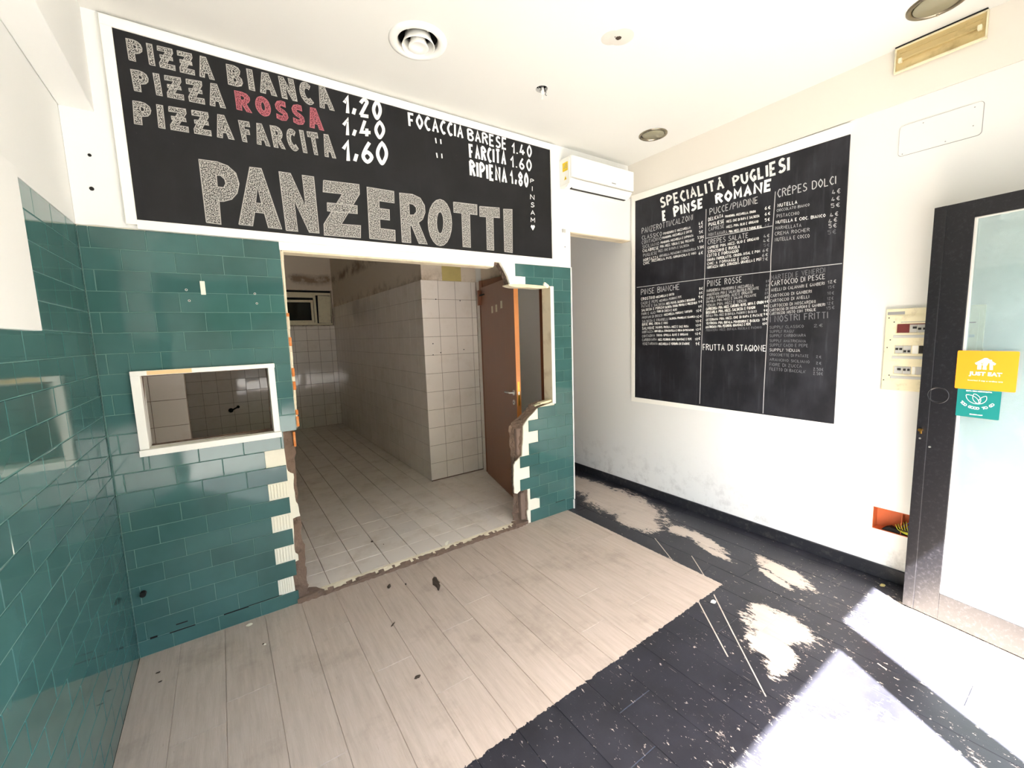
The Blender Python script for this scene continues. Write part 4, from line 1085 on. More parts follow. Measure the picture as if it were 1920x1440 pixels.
o = slab('mortar_lump', jag([(.25, 2.775), (.33, 2.78), (.40, 2.80), (.37, 2.85), (.33, 2.875), (.30, 2.86), (.285, 2.80), (.25, 2.775)], 2, .004, 3)[:-1], [], MF(.032), .03, MT['rubble'], thr)
o = slab('mortar_lump', jag([(1.90, 2.79), (2.02, 2.785), (2.04, 2.80), (1.99, 2.84), (1.94, 2.86), (1.90, 2.86), (1.90, 2.79)], 2, .004, 7)[:-1], [], MF(.026), .025, MT['rubble'], thr)
# hollow in the pier: smooth cast cores
t = wb
o = box('hollow_core', (1.955, YB+.035, .60), (2.03, YB+.085, .83), MT['mortar'], None, .012); child(o, wb)
o = box('hollow_core', (1.975, YB+.03, .03), (2.06, YB+.085, .275), MT['mortar'], None, .012); child(o, wb)

# --- wooden door standing ajar into the kitchen
def wood_door():
    fr = thing('door_frame', (2.451, 3.6, ZK), 'brown wooden door frame in the kitchen partition', 'door frame'); fr['kind'] = 'structure'
    P(fr, box('jamb', (2.44, 4.075, ZK), (2.57, 4.14, 2.17), MT['brownframe'], None, .004))
    P(fr, box('jamb', (2.44, 3.035, ZK), (2.57, 3.09, 2.17), MT['brownframe'], None, .004))
    P(fr, box('head', (2.44, 3.035, 2.115), (2.57, 4.14, 2.20), MT['brownframe'], None, .004))
    P(fr, box('architrave', (2.432, 4.085, ZK), (2.452, 4.150, 2.20), MT['brownframe'], None, .003))
    a = V((2.425, 4.068, 0)); b = V((2.19, 3.10, 0)); d = (b-a).normalized(); n = V((d.y, -d.x, 0))   # n faces the shop side
    if n.x > 0: n = -n
    L = (b-a).length
    M = frame((a.x, a.y, ZK+.008), d, (0, 0, 1), d.cross(V((0, 0, 1))))
    nl = d.cross(V((0, 0, 1)))
    s = 1 if nl.dot(V((-1, -.2, 0))) > 0 else -1          # local z sign that points to the viewer side
    t = empty('door_2', (0, 0, 0), 'brown veneered wooden door standing ajar in the kitchen doorway', None); t['kind'] = 'structure'
    t.matrix_world = M
    def pb(name, lo, hi, mat, bev=.001, lab=None):
        o = box(name, lo, hi, mat, t, bev)
        if lab: o['label'] = lab
        return o
    H = 2.085
    pb('door_leaf', (0, 0, -.021), (L-.006, H, .021), MT['brown'], .002)
    pb('lipped_edge', (L-.006, 0, -.021), (L, H, .021), MT['orangewood'], .001, 'orange wooden edge strip')
    pb('lock_plate', (L-.001, .93, -.011), (L+.0015, 1.15, .011), MT['brass'], .001, 'brass lock plate')
    pb('latch', (L, 1.03, -.006), (L+.008, 1.06, .006), MT['steel'], .001)
    zc = s*.021
    Rz = Matrix.Identity(4)
    cyl('handle_rose', Matrix.Translation((L-.065, 1.045, zc+s*.004)), .025, .008, MT['steel'], t, 20)
    cyl('handle_neck', Matrix.Translation((L-.065, 1.045, zc+s*.025)), .009, .045, MT['steel'], t, 14)
    tube('handle', [(L-.062, 1.045, zc+s*.045), (L-.09, 1.047, zc+s*.05), (L-.13, 1.044, zc+s*.05), (L-.185, 1.040, zc+s*.045)], .009, MT['steel'], t, 8)
    cyl('keyhole_rose', Matrix.Translation((L-.065, .955, zc+s*.004)), .024, .008, MT['steel'], t, 20)
    cyl('keyhole', Matrix.Translation((L-.065, .955, zc+s*.009)), .006, .003, MT['dark'], t, 10)
    pb('closer_arm', (.03, 1.995, zc+s*.01), (.18, 2.01, zc+s*.025), MT['dark'], .002, 'dark door closer arm')
    pb('closer_body', (-.02, 1.90, zc+s*.0), (.025, 2.06, zc+s*.035), MT['brownframe'], .004)
    for i, (x, z) in enumerate(((.385, 1.83), (.515, 1.835), (.665, 1.86))):
        pb('sticker_mark', (x-.025, z-.035, zc), (x+.025, z+.035, zc+s*.001), MT['cream'], 0)
wood_door()

# --- split air conditioner
def aircon():
    t = thing('air_conditioner', (2.82, YB, 2.79), 'white split air conditioner mounted above the passage', 'air conditioner')
    prof = [(YB, 3.012), (2.652, 3.008), (2.643, 2.998), (2.641, 2.86), (2.648, 2.835), (2.668, 2.806), (2.70, 2.783), (2.735, 2.776), (YB, 2.786)]
    bm = bmesh.new(); A = [bm.verts.new((2.447, y, z)) for y, z in prof]; B = [bm.verts.new((3.185, y, z)) for y, z in prof]
    for i in range(len(prof)):
        j = (i+1) % len(prof); bm.faces.new((A[i], A[j], B[j], B[i]))
    bm.faces.new(A); bm.faces.new(B[::-1])
    o = bm_obj('casing', bm, MT['whiteplastic']); P(t, o)
    P(t, box('front_panel', (2.452, 2.634, 2.842), (3.190, 2.645, 3.006), MT['whiteplastic'], None, .004))
    bm = bmesh.new(); q = [(2.648, 2.832), (2.6435, 2.829), (2.665, 2.800), (2.696, 2.776), (2.700, 2.780)]
    A = [bm.verts.new((2.50, y, z)) for y, z in q]; B = [bm.verts.new((3.15, y, z)) for y, z in q]
    for i in range(5): bm.faces.new((A[i], A[(i+1) % 5], B[(i+1) % 5], B[i]))
    bm.faces.new(A); bm.faces.new(B[::-1])
    P(t, bm_obj('air_flap', bm, MT['paintedwood']))
    P(t, box('outlet_slot', (2.495, 2.694, 2.7730), (3.15, 2.716, 2.7835), MT['ink']), 'dark air outlet slot')
    P(t, box('seam', (2.449, 2.6405, 2.8345), (3.187, 2.65, 2.8375), MT['steel']))
    P(t, box('side_cover', (2.4435, 2.662, 2.80), (2.4475, 2.776, 2.995), MT['whiteplastic'], None, .001))
    P(t, box('warning_label', (2.4425, 2.68, 2.905), (2.444, 2.742, 2.972), MT['yellow']), 'yellow label')
    for i in range(4): P(t, box('label_print', (2.442, 2.686, 2.915+.013*i), (2.4427, 2.736-.008*i, 2.919+.013*i), MT['greyink'])) if i else None
    tri = slab('warning_triangle', [(-2.725, 2.838), (-2.695, 2.838), (-2.710, 2.868)], [], MR(2.4426), .001, MT['yellow']); P(t, tri)
    P(t, slab('warning_mark', [(-2.713, 2.842), (-2.707, 2.842), (-2.710, 2.858)], [], MR(2.4418), .001, MT['ink']))
    P(t, box('maker_plate', (2.905, 2.6330, 2.862), (2.955, 2.6345, 2.870), MT['greyink']))
aircon()

# --- round air diffuser in the ceiling
def diffuser():
    t = thing('ceiling_vent', (VENT[0], VENT[1], ZC), 'white round ring air diffuser in the ceiling', 'vent')
    M = Matrix.Translation((VENT[0], VENT[1], ZC))
    P(t, lathe('outer_ring', [(.148, 0), (.146, -.006), (.135, -.010), (.118, -.016), (.104, -.004), (.100, .02), (.104, .02), (.106, 0), (.148, 0)], MT['whiteplastic'], M=M))
    P(t, lathe('middle_ring', [(.082, -.028), (.078, -.024), (.066, .004), (.060, .03), (.064, .03), (.070, .004), (.084, -.026), (.082, -.028)], MT['whiteplastic'], M=M))
    P(t, lathe('centre_cone', [(0, -.020), (.03, -.024), (.050, -.034), (.052, -.032), (.040, -.004), (.034, .03), (0, .03)], MT['whiteplastic'], M=M))
    P(t, lathe('duct', [(.104, .0), (.104, .16), (0, .16)], MT['dark'], M=M))
    bm = bmesh.new()
    for a in range(2): add_box(bm, (-.1, -.003, .02), (.1, .003, .03), M=Matrix.Translation(M.translation) @ Matrix.Rotation(math.pi/2*a+.4, 4, 'Z'))
    P(t, bm_obj('bracket', bm, MT['steel']))
diffuser()
def spotlight(x, y, s, tilt, label):
    t = thing('recessed_downlight', (x, y, ZC), label, 'ceiling light', 'recessed round downlights')
    M = Matrix.Translation((x, y, ZC))
    P(t, lathe('trim_ring', [(.088*s, 0), (.088*s, -.005), (.080*s, -.010), (.072*s, -.006), (.070*s, .02), (.076*s, .02), (.078*s, 0), (.088*s, 0)], MT['nickel'], M=M))
    P(t, lathe('lens', [(0, -.004), (.066*s, -.006), (.069*s, -.002), (.066*s, .006), (0, .008)], MT['smoke'], M=M @ Matrix.Rotation(tilt, 4, 'X')))
    P(t, lathe('can', [(.076*s, .0), (.076*s, .10), (0, .10)], MT['dark'], M=M))
    for a in (0.2, math.pi+.2):
        P(t, cyl('clip', M @ Matrix.Translation((.076*s*math.cos(a), .076*s*math.sin(a), -.008)), .006, .008, MT['steel'], seg=10))
spotlight(*SPOT1, 1.22, .06, 'tarnished round recessed downlight in the ceiling near the air conditioner')
spotlight(*SPOT2, 1.3, -.04, 'tarnished round recessed downlight above the yellowed rectangular wall light')
def broken_socket():
    x, y = HOLE
    t = thing('bare_lampholder', (x, y, ZC), 'lampholder hanging with loose clips from an open ceiling hole', 'lampholder')
    M = Matrix.Translation((x, y, ZC))
    P(t, lathe('can', [(.038, -.001), (.038, .05), (0, .05)], MT['dark'], M=M, seg=20))
    P(t, box('bracket', (x-.010, y-.006, ZC-.012), (x+.012, y+.006, ZC+.045), MT['steel'], None, .001))
    P(t, cyl('socket', M @ Matrix.Translation((.004, 0, -.012)), .010, .035, MT['whiteplastic'], seg=14))
    P(t, cyl('bulb_pin', M @ Matrix.Translation((.004, 0, -.042)), .006, .03, MT['whiteplastic'], seg=12, r2=.003))
    P(t, tube('spring_clip', [(x+.02, y, ZC+.01), (x+.03, y-.004, ZC-.012), (x+.022, y-.006, ZC-.03), (x+.032, y-.008, ZC-.034)], .002, MT['dark']))
    P(t, tube('spring_clip', [(x-.03, y, ZC+.012), (x-.02, y, ZC-.004), (x-.005, y, ZC-.002)], .002, MT['steel']))
    P(t, tube('spring_clip', [(x+.028, y+.006, ZC+.005), (x+.045, y+.004, ZC-.012)], .002, MT['steel']))
broken_socket()
def smoke():
    x, y = SMK
    t = thing('filled_ceiling_patch', (x, y, ZC), 'filled round patch with a rough hole in the ceiling centre', 'patch')
    P(t, lathe('filler_disc', [(0, -.0015), (.058, -.0015), (.064, 0)], MT['filler'], M=Matrix.Translation((x+.01, y-.01, ZC))))
    P(t, lathe('filler_disc', [(0, -.001), (.05, -.001), (.056, 0)], MT['filler'], M=Matrix.Translation((x-.028, y+.02, ZC))))
    P(t, slab('hole', jag(ring(x, y, .015, 9)+[ring(x, y, .015, 9)[0]], 2, .002, 3)[:-1], [], MF(ZC-.0017), .001, MT['debris']))
    P(t, slab('hole', ring(x-.022, y+.004, .003, 7), [], MF(ZC-.0017), .001, MT['dark']))
smoke()
# --- rectangular lamp with yellowed reflector on the upper band of the right wall
def wall_lamp():
    t = thing('emergency_light', (XR, .70, 3.0), 'yellowed rectangular wall light without its cover under the ceiling', 'wall light')
    y0, y1, z0, z1 = .527, .872, 2.996, 3.116; xf = XR-.075
    P(t, slab('housing', [(-y1, z0), (-y0, z0), (-y0, z1), (-y1, z1)], [], MR(XR-.045), .04, MT['gold']))
    P(t, slab('rim', [(-y1-.004, z0-.006), (-y0+.004, z0-.006), (-y0+.004, z1+.003), (-y1-.004, z1+.003)], [[(-y1+.002, z0+.001), (-y0-.002, z0+.001), (-y0-.002, z1-.003), (-y1+.002, z1-.003)]], MR(xf+.02), .02, MT['creamplastic']))
    P(t, box('reflector_ridge', (XR-.058, y0+.015, 3.045), (XR-.045, y1-.015, 3.055), MT['gold'], None, .003))
    P(t, box('reflector_ridge', (XR-.053, y0+.015, 3.085), (XR-.045, y1-.015, 3.09), MT['gold'], None, .002))
    for y in (y0+.022, y1-.022): P(t, box('tube_holder', (XR-.068, y-.008, 3.035), (XR-.045, y+.008, 3.058), MT['creamplastic'], None, .003))
    P(t, box('top_shadow', (xf+.01, y0-.002, z1+.003), (XR-.02, y1+.002, ZC-.002), MT['dark']))  # dark strip standing in for the shadow between lamp and ceiling
wall_lamp()
# --- blank cover plate
def rrect(x0, z0, x1, z1, r, n=6):
    out = []
    for cx, cz, a in ((x1-r, z1-r, 0), (x0+r, z1-r, 90), (x0+r, z0+r, 180), (x1-r, z0+r, 270)):
        for i in range(n+1):
            t = math.radians(a+90*i/n); out.append((cx+r*math.cos(t), cz+r*math.sin(t)))
    return out
t = thing('cover_plate', (XR, .68, 2.55), 'white rounded blank cover plate high on the right wall', 'cover plate')
P(t, slab('shadow_rim', rrect(-.8455, 2.5455, -.5165, 2.7115, .018), [], MR(XR-.001), .002, MT['greyink']))  # grey rim drawing the shadow line round the plate
P(t, slab('plate', rrect(-.843, 2.548, -.519, 2.709, .016), [], MR(XR-.006), .0065, MT['plate']))
for y, z in ((.55, 2.69), (.745, 2.692), (.55, 2.60), (.65, 2.56), (.825, 2.556)):
    P(t, cyl('screw', Matrix.Translation((XR-.0055, y, z)) @ Matrix.Rotation(math.pi/2, 4, 'Y'), .003, .002, MT['greyink'], seg=8))
# --- electrical distribution panel
def elpanel():
    t = thing('electrical_panel', (XR, .65, 1.2), 'aged cream fuse box on the right wall partly behind the glass door', 'fuse box')
    XE = 3.291; yL, yR = .842, .44
    P(t, box('surround', (XE+.006, yR, 1.200), (XR, yL, 1.682), MT['creamplastic'], None, .004))
    P(t, slab('inner_frame', rect(-.822, 1.250, -.46, 1.640), [[(-.790, 1.540), (-.47, 1.540), (-.47, 1.592), (-.790, 1.592)], [(-.790, 1.420), (-.47, 1.420), (-.47, 1.468), (-.790, 1.468)], [(-.790, 1.300), (-.47, 1.300), (-.47, 1.346), (-.790, 1.346)]], MR(XE), .02, MT['creamplastic']))
    P(t, box('backing', (XE+.008, .465, 1.27), (XE+.012, .80, 1.62), MT['ink']))
    P(t, box('name_strip', (XE+.0045, .757, 1.648), (XE+.0065, .834, 1.665), MT['greyink']))
    for z in (1.520, 1.398, 1.280):
        P(t, box('label_holder', (XE-.003, .47, z-.008), (XE+.001, .80, z+.008), MT['greyplastic'], None, .002))
    def mod(y1, y0, z0, z1, mat, name='breaker'):
        o = box(name, (XE+.001, y0, z0), (XE+.010, y1, z1), mat, None, .001); P(t, o); return o
    def sw(y1, y0, z0, z1, mat, b):
        o = box('toggle', (XE-.005, y0, z0), (XE+.002, y1, z1), mat, None, .001); child(o, t); o.parent = b; o.matrix_parent_inverse = (Matrix.Translation(t.location) @ b.matrix_parent_inverse).inverted() if False else Matrix.Translation(-t.location); o.parent = b
        o.matrix_parent_inverse = Matrix.Identity(4); o.matrix_basis = Matrix.Identity(4)
    def br(y1, y0, z0, z1, mat, togs):
        b = mod(y1, y0, z0, z1, mat)
        for (a, c, m, h) in togs:
            o = box('toggle', (XE-.005, c, m-h/2), (XE+.002, a, m+h/2), MT['ink'], None, .001); o.parent = b
    b = mod(.786, .731, 1.542, 1.588, MT['redink'], 'pilot_window')
    P(t, box('label_stripe', (XE-.0005, .47, 1.588), (XE+.001, .785, 1.593), MT['redink']))
    P(t, box('label_print', (XE-.0005, .50, 1.601), (XE+.0005, .77, 1.6045), MT['greyink']))
    br(.729, .697, 1.542, 1.588, MT['greyplastic'], [(.716, .70, 1.57, .012)])
    br(.695, .64, 1.542, 1.588, MT['greyplastic'], [(.693, .68, 1.563, .012), (.672, .655, 1.563, .012)])
    br(.788, .752, 1.422, 1.466, MT['greyplastic'], [(.785, .773, 1.447, .012), (.768, .756, 1.447, .012)])
    br(.750, .718, 1.422, 1.466, MT['greyplastic'], [(.748, .737, 1.434, .012), (.731, .72, 1.434, .012)])
    br(.712, .686, 1.420, 1.468, MT['whiteplastic'], [])
    br(.684, .60, 1.422, 1.466, MT['ink'], [])
    br(.786, .749, 1.302, 1.344, MT['greyplastic'], [(.77, .755, 1.328, .012)])
    br(.747, .712, 1.302, 1.344, MT['greyplastic'], [(.744, .733, 1.326, .012), (.726, .715, 1.326, .012)])
    br(.706, .692, 1.298, 1.345, MT['whiteplastic'], [])
    br(.690, .55, 1.300, 1.346, MT['greyplastic'], [])
    for y, z in ((.800, 1.605), (.812, 1.50), (.824, 1.455), (.806, 1.29), (.825, 1.63), (.83, 1.26)):
        P(t, cyl('screw', Matrix.Translation((XE-.0005, y, z)) @ Matrix.Rotation(math.pi/2, 4, 'Y'), .0035, .003, MT['ink'], seg=8))
elpanel()
# --- open wall box with wires
def wallbox():
    t = thing('junction_box', (XR, .70, .31), 'orange recessed wall box with loose wires low on the right wall', 'junction box')
    z0, z1, y0, y1 = .308, .450, .503, .842
    bm = bmesh.new()
    x0, x1 = XR-.001, XR+.07
    for a, b in (((x1, y0, z0), (x1+.003, y1, z1)), ((x0, y0-.003, z0), (x1, y0, z1)), ((x0, y1-.003, z0), (x1, y1, z1)), ((x0, y0, z0), (x1, y1, z0+.003)), ((x0, y0, z1-.003), (x1, y1, z1))):
        add_box(bm, a, b)
    P(t, bm_obj('box_shell', bm, MT['terracotta']))
    P(t, box('divider', (x0+.01, .705, z0), (x1, .709, z1), MT['terracotta']))
    P(t, slab('broken_floor', jag([(-.80, .31), (-.72, .305), (-.6, .31), (-.6, .335), (-.70, .33), (-.76, .34), (-.80, .31)], 2, .004, 5)[:-1], [], MR(XR+.01), .04, MT['dark']))
    r = random.Random(9)
    for i in range(5):
        y = .745-.012*i
        P(t, tube('wire', spline([(x1, y, .33+.01*i), (XR+.02, y-.01, .36+.008*i), (XR-.002, y-.03, .34), (XR-.006, y-.08, .325+.004*i), (XR+.01, y-.15, .318)], 5), .0022, MT['wgreen']), 'yellow and green wire')
    for i in range(5):
        y = .675-.012*i
        P(t, tube('wire', spline([(x1, y, .43), (XR+.03, y-.005, .40), (XR+.01, y+.03-.01*i, .36), (XR+.03, y+.04, .33)], 5), .0022, MT['wblue']), 'blue wire')
    for i in range(2):
        P(t, tube('wire', spline([(x1, .66, .34), (XR+.0, .69+.02*i, .345), (XR-.004, .62, .34), (XR+.01, .55, .335)], 5), .0025, MT['wbrown']), 'brown wire')
wallbox()

# --- glazed entrance door, open inwards
def text_mesh(name, s, size, mat, parent, loc, align='CENTER', bold=.0, spacing=1.0, curve=None, xs=1.0):
    c = D.curves.new(name, 'FONT'); c.body = s; c.size = size; c.align_x = align; c.align_y = 'CENTER'; c.offset = bold; c.space_character = spacing; c.resolution_u = 3
    o = D.objects.new('t', c); COL.objects.link(o)
    dg = bpy.context.evaluated_depsgraph_get(); me = D.meshes.new_from_object(o.evaluated_get(dg)); D.objects.remove(o)
    me.name = name; me.materials.clear(); me.materials.append(mat)
    o2 = D.objects.new(name, me); COL.objects.link(o2); o2.parent = parent; o2.location = loc; o2.scale = (xs, 1, 1); return o2
def glass_door():
    a = V((3.075, .621, 0)); d = V((-.180, -.984, 0)).normalized(); n = V((-d.y, d.x, 0))
    if n.x > 0: n = -n                         # n faces the room (towards -x)
    M = frame((a.x, a.y, .008), d, (0, 0, 1), n)
    if M.determinant() < 0: raise RuntimeError('mirror')
    t = empty('door_1', (0, 0, 0), 'black framed glass entrance door standing open into the shop', None); t['kind'] = 'structure'
    t.matrix_world = M
    L, H = .955, 2.168; S = .150; T = .045
    def pb(name, lo, hi, mat, bev=.0015, lab=None, par=None):
        o = box(name, lo, hi, mat, par or t, bev)
        if lab: o['label'] = lab
        return o
    zf = 0                                     # room face at local z = 0
    pb('lock_stile', (0.045, 0, -T), (S, H, zf), MT['black'])
    pb('stile_flange', (0, 0, -T*.6), (.047, H, .004), MT['black'])
    pb('hinge_stile', (L-.10, 0, -T), (L, H, zf), MT['black'])
    pb('bottom_rail', (S, 0, -T), (L-.10, .150, zf), MT['black'])
    pb('top_rail', (S, H-.082, -T), (L-.10, H, zf), MT['black'])
    for nm, lo, hi in (('glazing_bead', (S, .150, -.03), (S+.008, H-.082, -.004)), ('glazing_bead', (S, .150, -.03), (L-.10, .160, -.002)), ('glazing_bead', (S, H-.088, -.03), (L-.10, H-.082, -.004)), ('glazing_bead', (L-.108, .150, -.03), (L-.10, H-.082, -.004))):
        pb(nm, lo, hi, MT['greyplastic'], .001, 'grey rubber bead')
    pb('glass_pane', (S+.004, .153, -.022), (L-.104, H-.084, -.018), MT['glass'], 0)
    o = lathe('flush_pull', [(.044, 0), (.0435, .004), (.040, .004), (.036, -.001), (.030, -.003), (0, -.003)], MT['black'], t, Matrix.Translation((.075, 1.212, .001)))
    o['label'] = 'round black flush pull'
    o = cyl('lock_cylinder', Matrix.Translation((.020, 1.018, .012)), .008, .020, MT['brass'], t, 16); o['label'] = 'brass lock cylinder'
    pb('lock_plug', (.016, .996, .004), (.024, 1.012, .008), MT['brass'], .001)
    for x, z in ((.060, .932), (.018, .97)): cyl('screw', Matrix.Translation((x, z, .003)), .005, .006, MT['steel'], t, 10)
    # stickers
    s1 = slab('delivery_sticker', rrect(.136, 1.256, .344, 1.446, .006), [], Matrix.Translation((0, 0, .0035)), .001, MT['stickero'], t); s1['label'] = 'orange sticker reading JUST EAT'
    s2 = slab('food_saving_sticker', rrect(.148, 1.117, .300, 1.257, .004), [], Matrix.Translation((0, 0, .0020)), .001, MT['stickerg'], t); s2['label'] = 'teal sticker reading TOO GOOD TO GO'
    k = .0045
    hx, hz = .237, 1.384
    roof = [(-.036, .002), (-.031, -.006), (-.026, -.003), (-.026, -.028), (-.012, -.028), (-.0125, -.008), (-.006, -.008), (-.0075, -.028), (.006, -.028), (.004, -.012), (.012, .008), (.015, -.0), (.016, -.028), (.027, -.028), (.026, -.003), (.031, -.006), (.036, .002), (.022, .013), (.021, .020), (.014, .020), (.004, .028), (-.004, .028)]
    slab('house_logo', [(hx+x, hz+z) for x, z in roof], [], Matrix.Translation((0, 0, k)), .0006, MT['whiteink'], s1)
    vs, fs = [], []
    for x in (-.014, -.0105, -.007): ribbon([(hx+x, hz+.012), (hx+x, hz+.001)], .0015, lambda a, b: (a, b), vs, fs)
    ribbon([(hx-.0145, hz), (hx-.0065, hz)], .003, lambda a, b: (a, b), vs, fs); ribbon([(hx-.0105, hz), (hx-.0105, hz-.03)], .002, lambda a, b: (a, b), vs, fs)
    me = D.meshes.new('fork'); me.from_pydata([(x, y, k+.0003) for x, y in vs], [], fs); me.materials.append(MT['stickero']); link('fork', me, None, s1)
    o = text_mesh('lettering', 'JUST EAT', .024, MT['whiteink'], s1, (hx+.004, 1.334, k), bold=.0009, xs=1.12)
    text_mesh('lettering', 'Inserisci il cap e ordina ora', .0095, MT['whiteink'], s1, (hx+.004, 1.301, k), xs=1.15)
    text_mesh('lettering', 'QUI IL CIBO NON SI BUTTA', .0072, MT['whiteink'], s2, (.224, 1.2475, .0032), bold=.0003)
    text_mesh('lettering', 'SCARICA L\'APP', .0068, MT['whiteink'], s2, (.222, 1.132, .0032), bold=.0003)
    cx, cz = .221, 1.203; word_ = 'TOO GOOD TO GO'
    for i, ch in enumerate(word_):
        if ch == ' ': continue
        u = (i-(len(word_)-1)/2)/((len(word_)-1)/2); an = u*1.02
        R_ = .062
        o = text_mesh('lettering', ch, .0165, MT['whiteink'], s2, (cx+R_*math.sin(an)*1.02, cz+.012-R_*math.cos(an)*.82, .0032), bold=.0005)
        o.rotation_euler.z = an*.8
    vs, fs = [], []
    def leafp(ax, ay, bx, by, w):
        L_ = math.hypot(bx-ax, by-ay); ux, uy = (bx-ax)/L_, (by-ay)/L_; pts = []
        for s in range(25):
            t_ = 2*math.pi*s/24; r_ = .5-.5*math.cos(t_) ; 
            q = math.sin(t_)*w*math.sin(math.pi*min(max(r_, .0), 1))**.25
            pts.append((ax+ux*L_*r_-uy*q, ay+uy*L_*r_+ux*q))
        ribbon(pts, .0022, lambda a, b: (a, b), vs, fs)
    leafp(cx+.008, cz-.016, cx-.040, cz+.024, .015); leafp(cx+.008, cz-.016, cx-.012, cz+.032, .013); leafp(cx+.008, cz-.016, cx+.030, cz+.024, .011)
    me = D.meshes.new('leaf_logo'); me.from_pydata([(x, y, .0032) for x, y in vs], [], fs); me.materials.append(MT['whiteink']); link('leaf_logo', me, None, s2)
glass_door()

# --- small debris lying on the floor
def crumb(name, x, y, z, s, seed, mat, label, cat, group=None, flat=.45, ang=0, lx=1.):
    r = random.Random(seed); bm = bmesh.new(); bmesh.ops.create_icosphere(bm, subdivisions=2, radius=1)
    for v in bm.verts:
        f = 1+r.uniform(-.28, .28); v.co = V((v.co.x*s*lx*f, v.co.y*s*f, max(v.co.z, -.6)*s*flat*f))
    mn = min(v.co.z for v in bm.verts)
    for v in bm.verts: v.co.z -= mn
    bmesh.ops.rotate(bm, verts=bm.verts, matrix=Matrix.Rotation(ang, 3, 'Z'))
    o = bm_obj(name, bm, mat); o.location = (x, y, z); return tag(o, label, cat, group)
bm = bmesh.new()
out = jag([(-.045, .014), (-.036, .024), (-.012, .016), (.0, .018), (.006, .010), (.02, .006), (.046, -.022), (.040, -.026), (.024, -.020), (.0, -.026), (-.022, -.012), (-.036, -.002), (-.045, .014)], 2, .002, 12)[:-1]
c0 = bm.verts.new((0, 0, .004)); rr = random.Random(2)
R1 = [bm.verts.new((x*1.85, y*1.15, .0006)) for x, y in out]; R2 = [bm.verts.new((x*1.2, y*.7, .007+rr.uniform(-.004, .004))) for x, y in out]
for i in range(len(out)):
    j = (i+1) % len(out); bm.faces.new((R1[i], R1[j], R2[j], R2[i])); bm.faces.new((R2[i], R2[j], c0))
o = bm_obj('grit_patch', bm, MT['debris']); o.location = (1.03, 2.455, .0); o.rotation_euler.z = -math.pi/2
tag(o, 'black crumbly grit patch on the pale floor in front of the opening', 'debris')
crumb('chipping', .765, 2.61, 0, .011, 3, MT['debris'], 'small dark sliver on the floor between opening and grit patch', 'debris', lx=1.9, ang=1.1)
crumb('chipping', .86, 2.57, 0, .005, 4, MT['debris'], 'tiny dark chip just left of the grit patch', 'debris', lx=2.2, ang=1.3)
o = crumb('splinter', .66, 2.235, 0, .004, 5, MT['debris'], 'thin dark splinter lying below the grit patch', 'debris', lx=5, ang=.7, flat=.8)
crumb('chipping', .052, 2.50, 0, .006, 6, MT['adhesive'], 'small pale chip beside a dark speck near the teal wall', 'debris')
crumb('chipping', .045, 2.51, 0, .005, 7, MT['debris'], 'tiny dark speck touching the small pale chip near the teal wall', 'debris')
crumb('chipping', -.385, 2.52, 0, .005, 8, MT['debris'], 'tiny dark chip on the floor in the left corner', 'debris', lx=1.5)
crumb('chipping', -.40, 2.60, 0, .005, 14, MT['debris'], 'tiny dark fleck nearest the corner of the teal walls', 'debris', lx=2)
crumb('chipping', -.005, 2.735, 0, .012, 15, MT['adhesive'], 'flat pale plaster flake at the foot of the teal wall', 'debris', lx=1.4, flat=.2)
crumb('chipping', .63, 1.80, 0, .010, 9, MT['debris'], 'dark flat flake on the bare floor near the black paint', 'debris', lx=1.6, flat=.2)
crumb('chipping', .845, 3.26, ZK, .010, 10, MT['debris'], 'dark crumb on the pale kitchen floor tiles', 'debris')
crumb('chipping', .905, 3.16, ZK, .004, 13, MT['debris'], 'tiny dark crumb beside the bigger one on the kitchen tiles', 'debris')
crumb('chipping', 2.26, 1.275, 0, .013, 11, MT['adhesive'], 'pale flake lying on the black paint between two long scratches', 'debris', lx=1.5, flat=.2)
crumb('dry_leaf', 3.215, .745, 0, .012, 12, MT['ochre'], 'small curled dry leaf beside the skirting in the sun', 'leaf', lx=1.5)
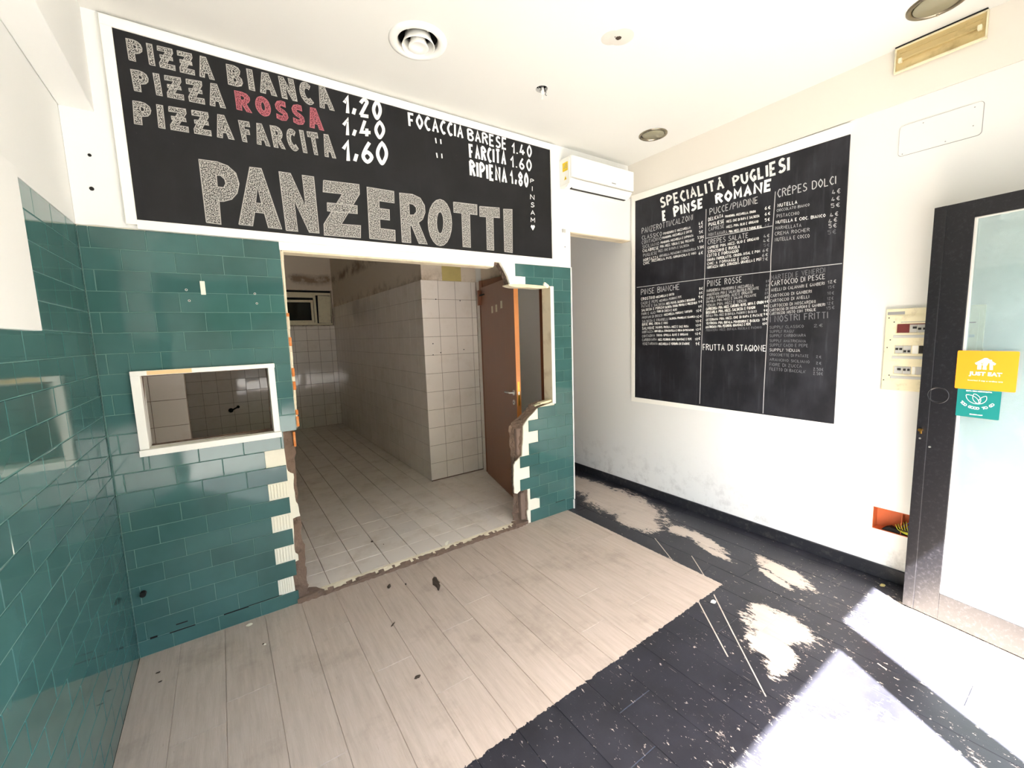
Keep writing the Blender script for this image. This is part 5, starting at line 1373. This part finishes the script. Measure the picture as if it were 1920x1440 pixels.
crumb('plaster_chip', 1.30, 2.86, ZK+.004, .012, 16, MT['adhesive'], 'thin white plaster sliver on the threshold edge', 'debris', lx=3, flat=.3, ang=.8)
# hatch wall fitting: capped pipe on the far kitchen tiles seen through the hatch
t = thing('pipe_stub', (.08, 8.39, .50), 'rusty capped pipe stub on the far kitchen tiles behind the hatch', 'pipe')
P(t, cyl('flange', Matrix.Translation((.06, 8.385, .495)) @ Matrix.Rotation(math.pi/2, 4, 'X'), .036, .02, MT['dark'], seg=16))
P(t, tube('pipe', [(.06, 8.385, .495), (.09, 8.34, .51), (.155, 8.33, .543)], .011, MT['dark']))
P(t, cyl('cap', Matrix.Translation((.165, 8.33, .548)) @ Matrix.Rotation(math.pi/2, 4, 'X'), .022, .03, MT['dark'], seg=14))

# ================================================================== STREET outside (behind the camera, seen only in reflections)
box('street', (-12, -16, -.16), (14, YF-.02, -.10), MT['pave'], kind='structure')
fb = box('opposite_building', (-12, -16.5, -.1), (14, -14, 7.5), MT['facade']); tag(fb, 'plain pale building across the street behind the camera', 'building', kind='structure')
def tree(x, y, h, rad, seed, label):
    t = thing('street_tree', (x, y, -.1), label, 'tree', 'street trees behind the camera')
    P(t, cyl('trunk', Matrix.Translation((x, y, h*.3)), .14, h*.8, MT['bark'], seg=12, r2=.09))
    r = random.Random(seed); bm = bmesh.new()
    for i in range(9):
        c = V((x+r.uniform(-.7, .7)*rad, y+r.uniform(-.7, .7)*rad, h*.75+r.uniform(-.5, .6)*rad))
        g = bmesh.ops.create_icosphere(bm, subdivisions=2, radius=rad*r.uniform(.4, .62), matrix=Matrix.Translation(c))
        for v in g['verts']: v.co += (v.co-c)*r.uniform(-.25, .25)
    P(t, bm_obj('crown', bm, MT['leaf']))
tree(-4.2, -10.5, 4.6, 1.7, 1, 'leafy street tree behind the camera to the left'); tree(.6, -11.5, 5.2, 2.0, 2, 'leafy street tree straight behind the camera'); tree(5.5, -10.8, 4.4, 1.6, 3, 'leafy street tree behind the camera to the right')
for m in D.meshes: m.update()
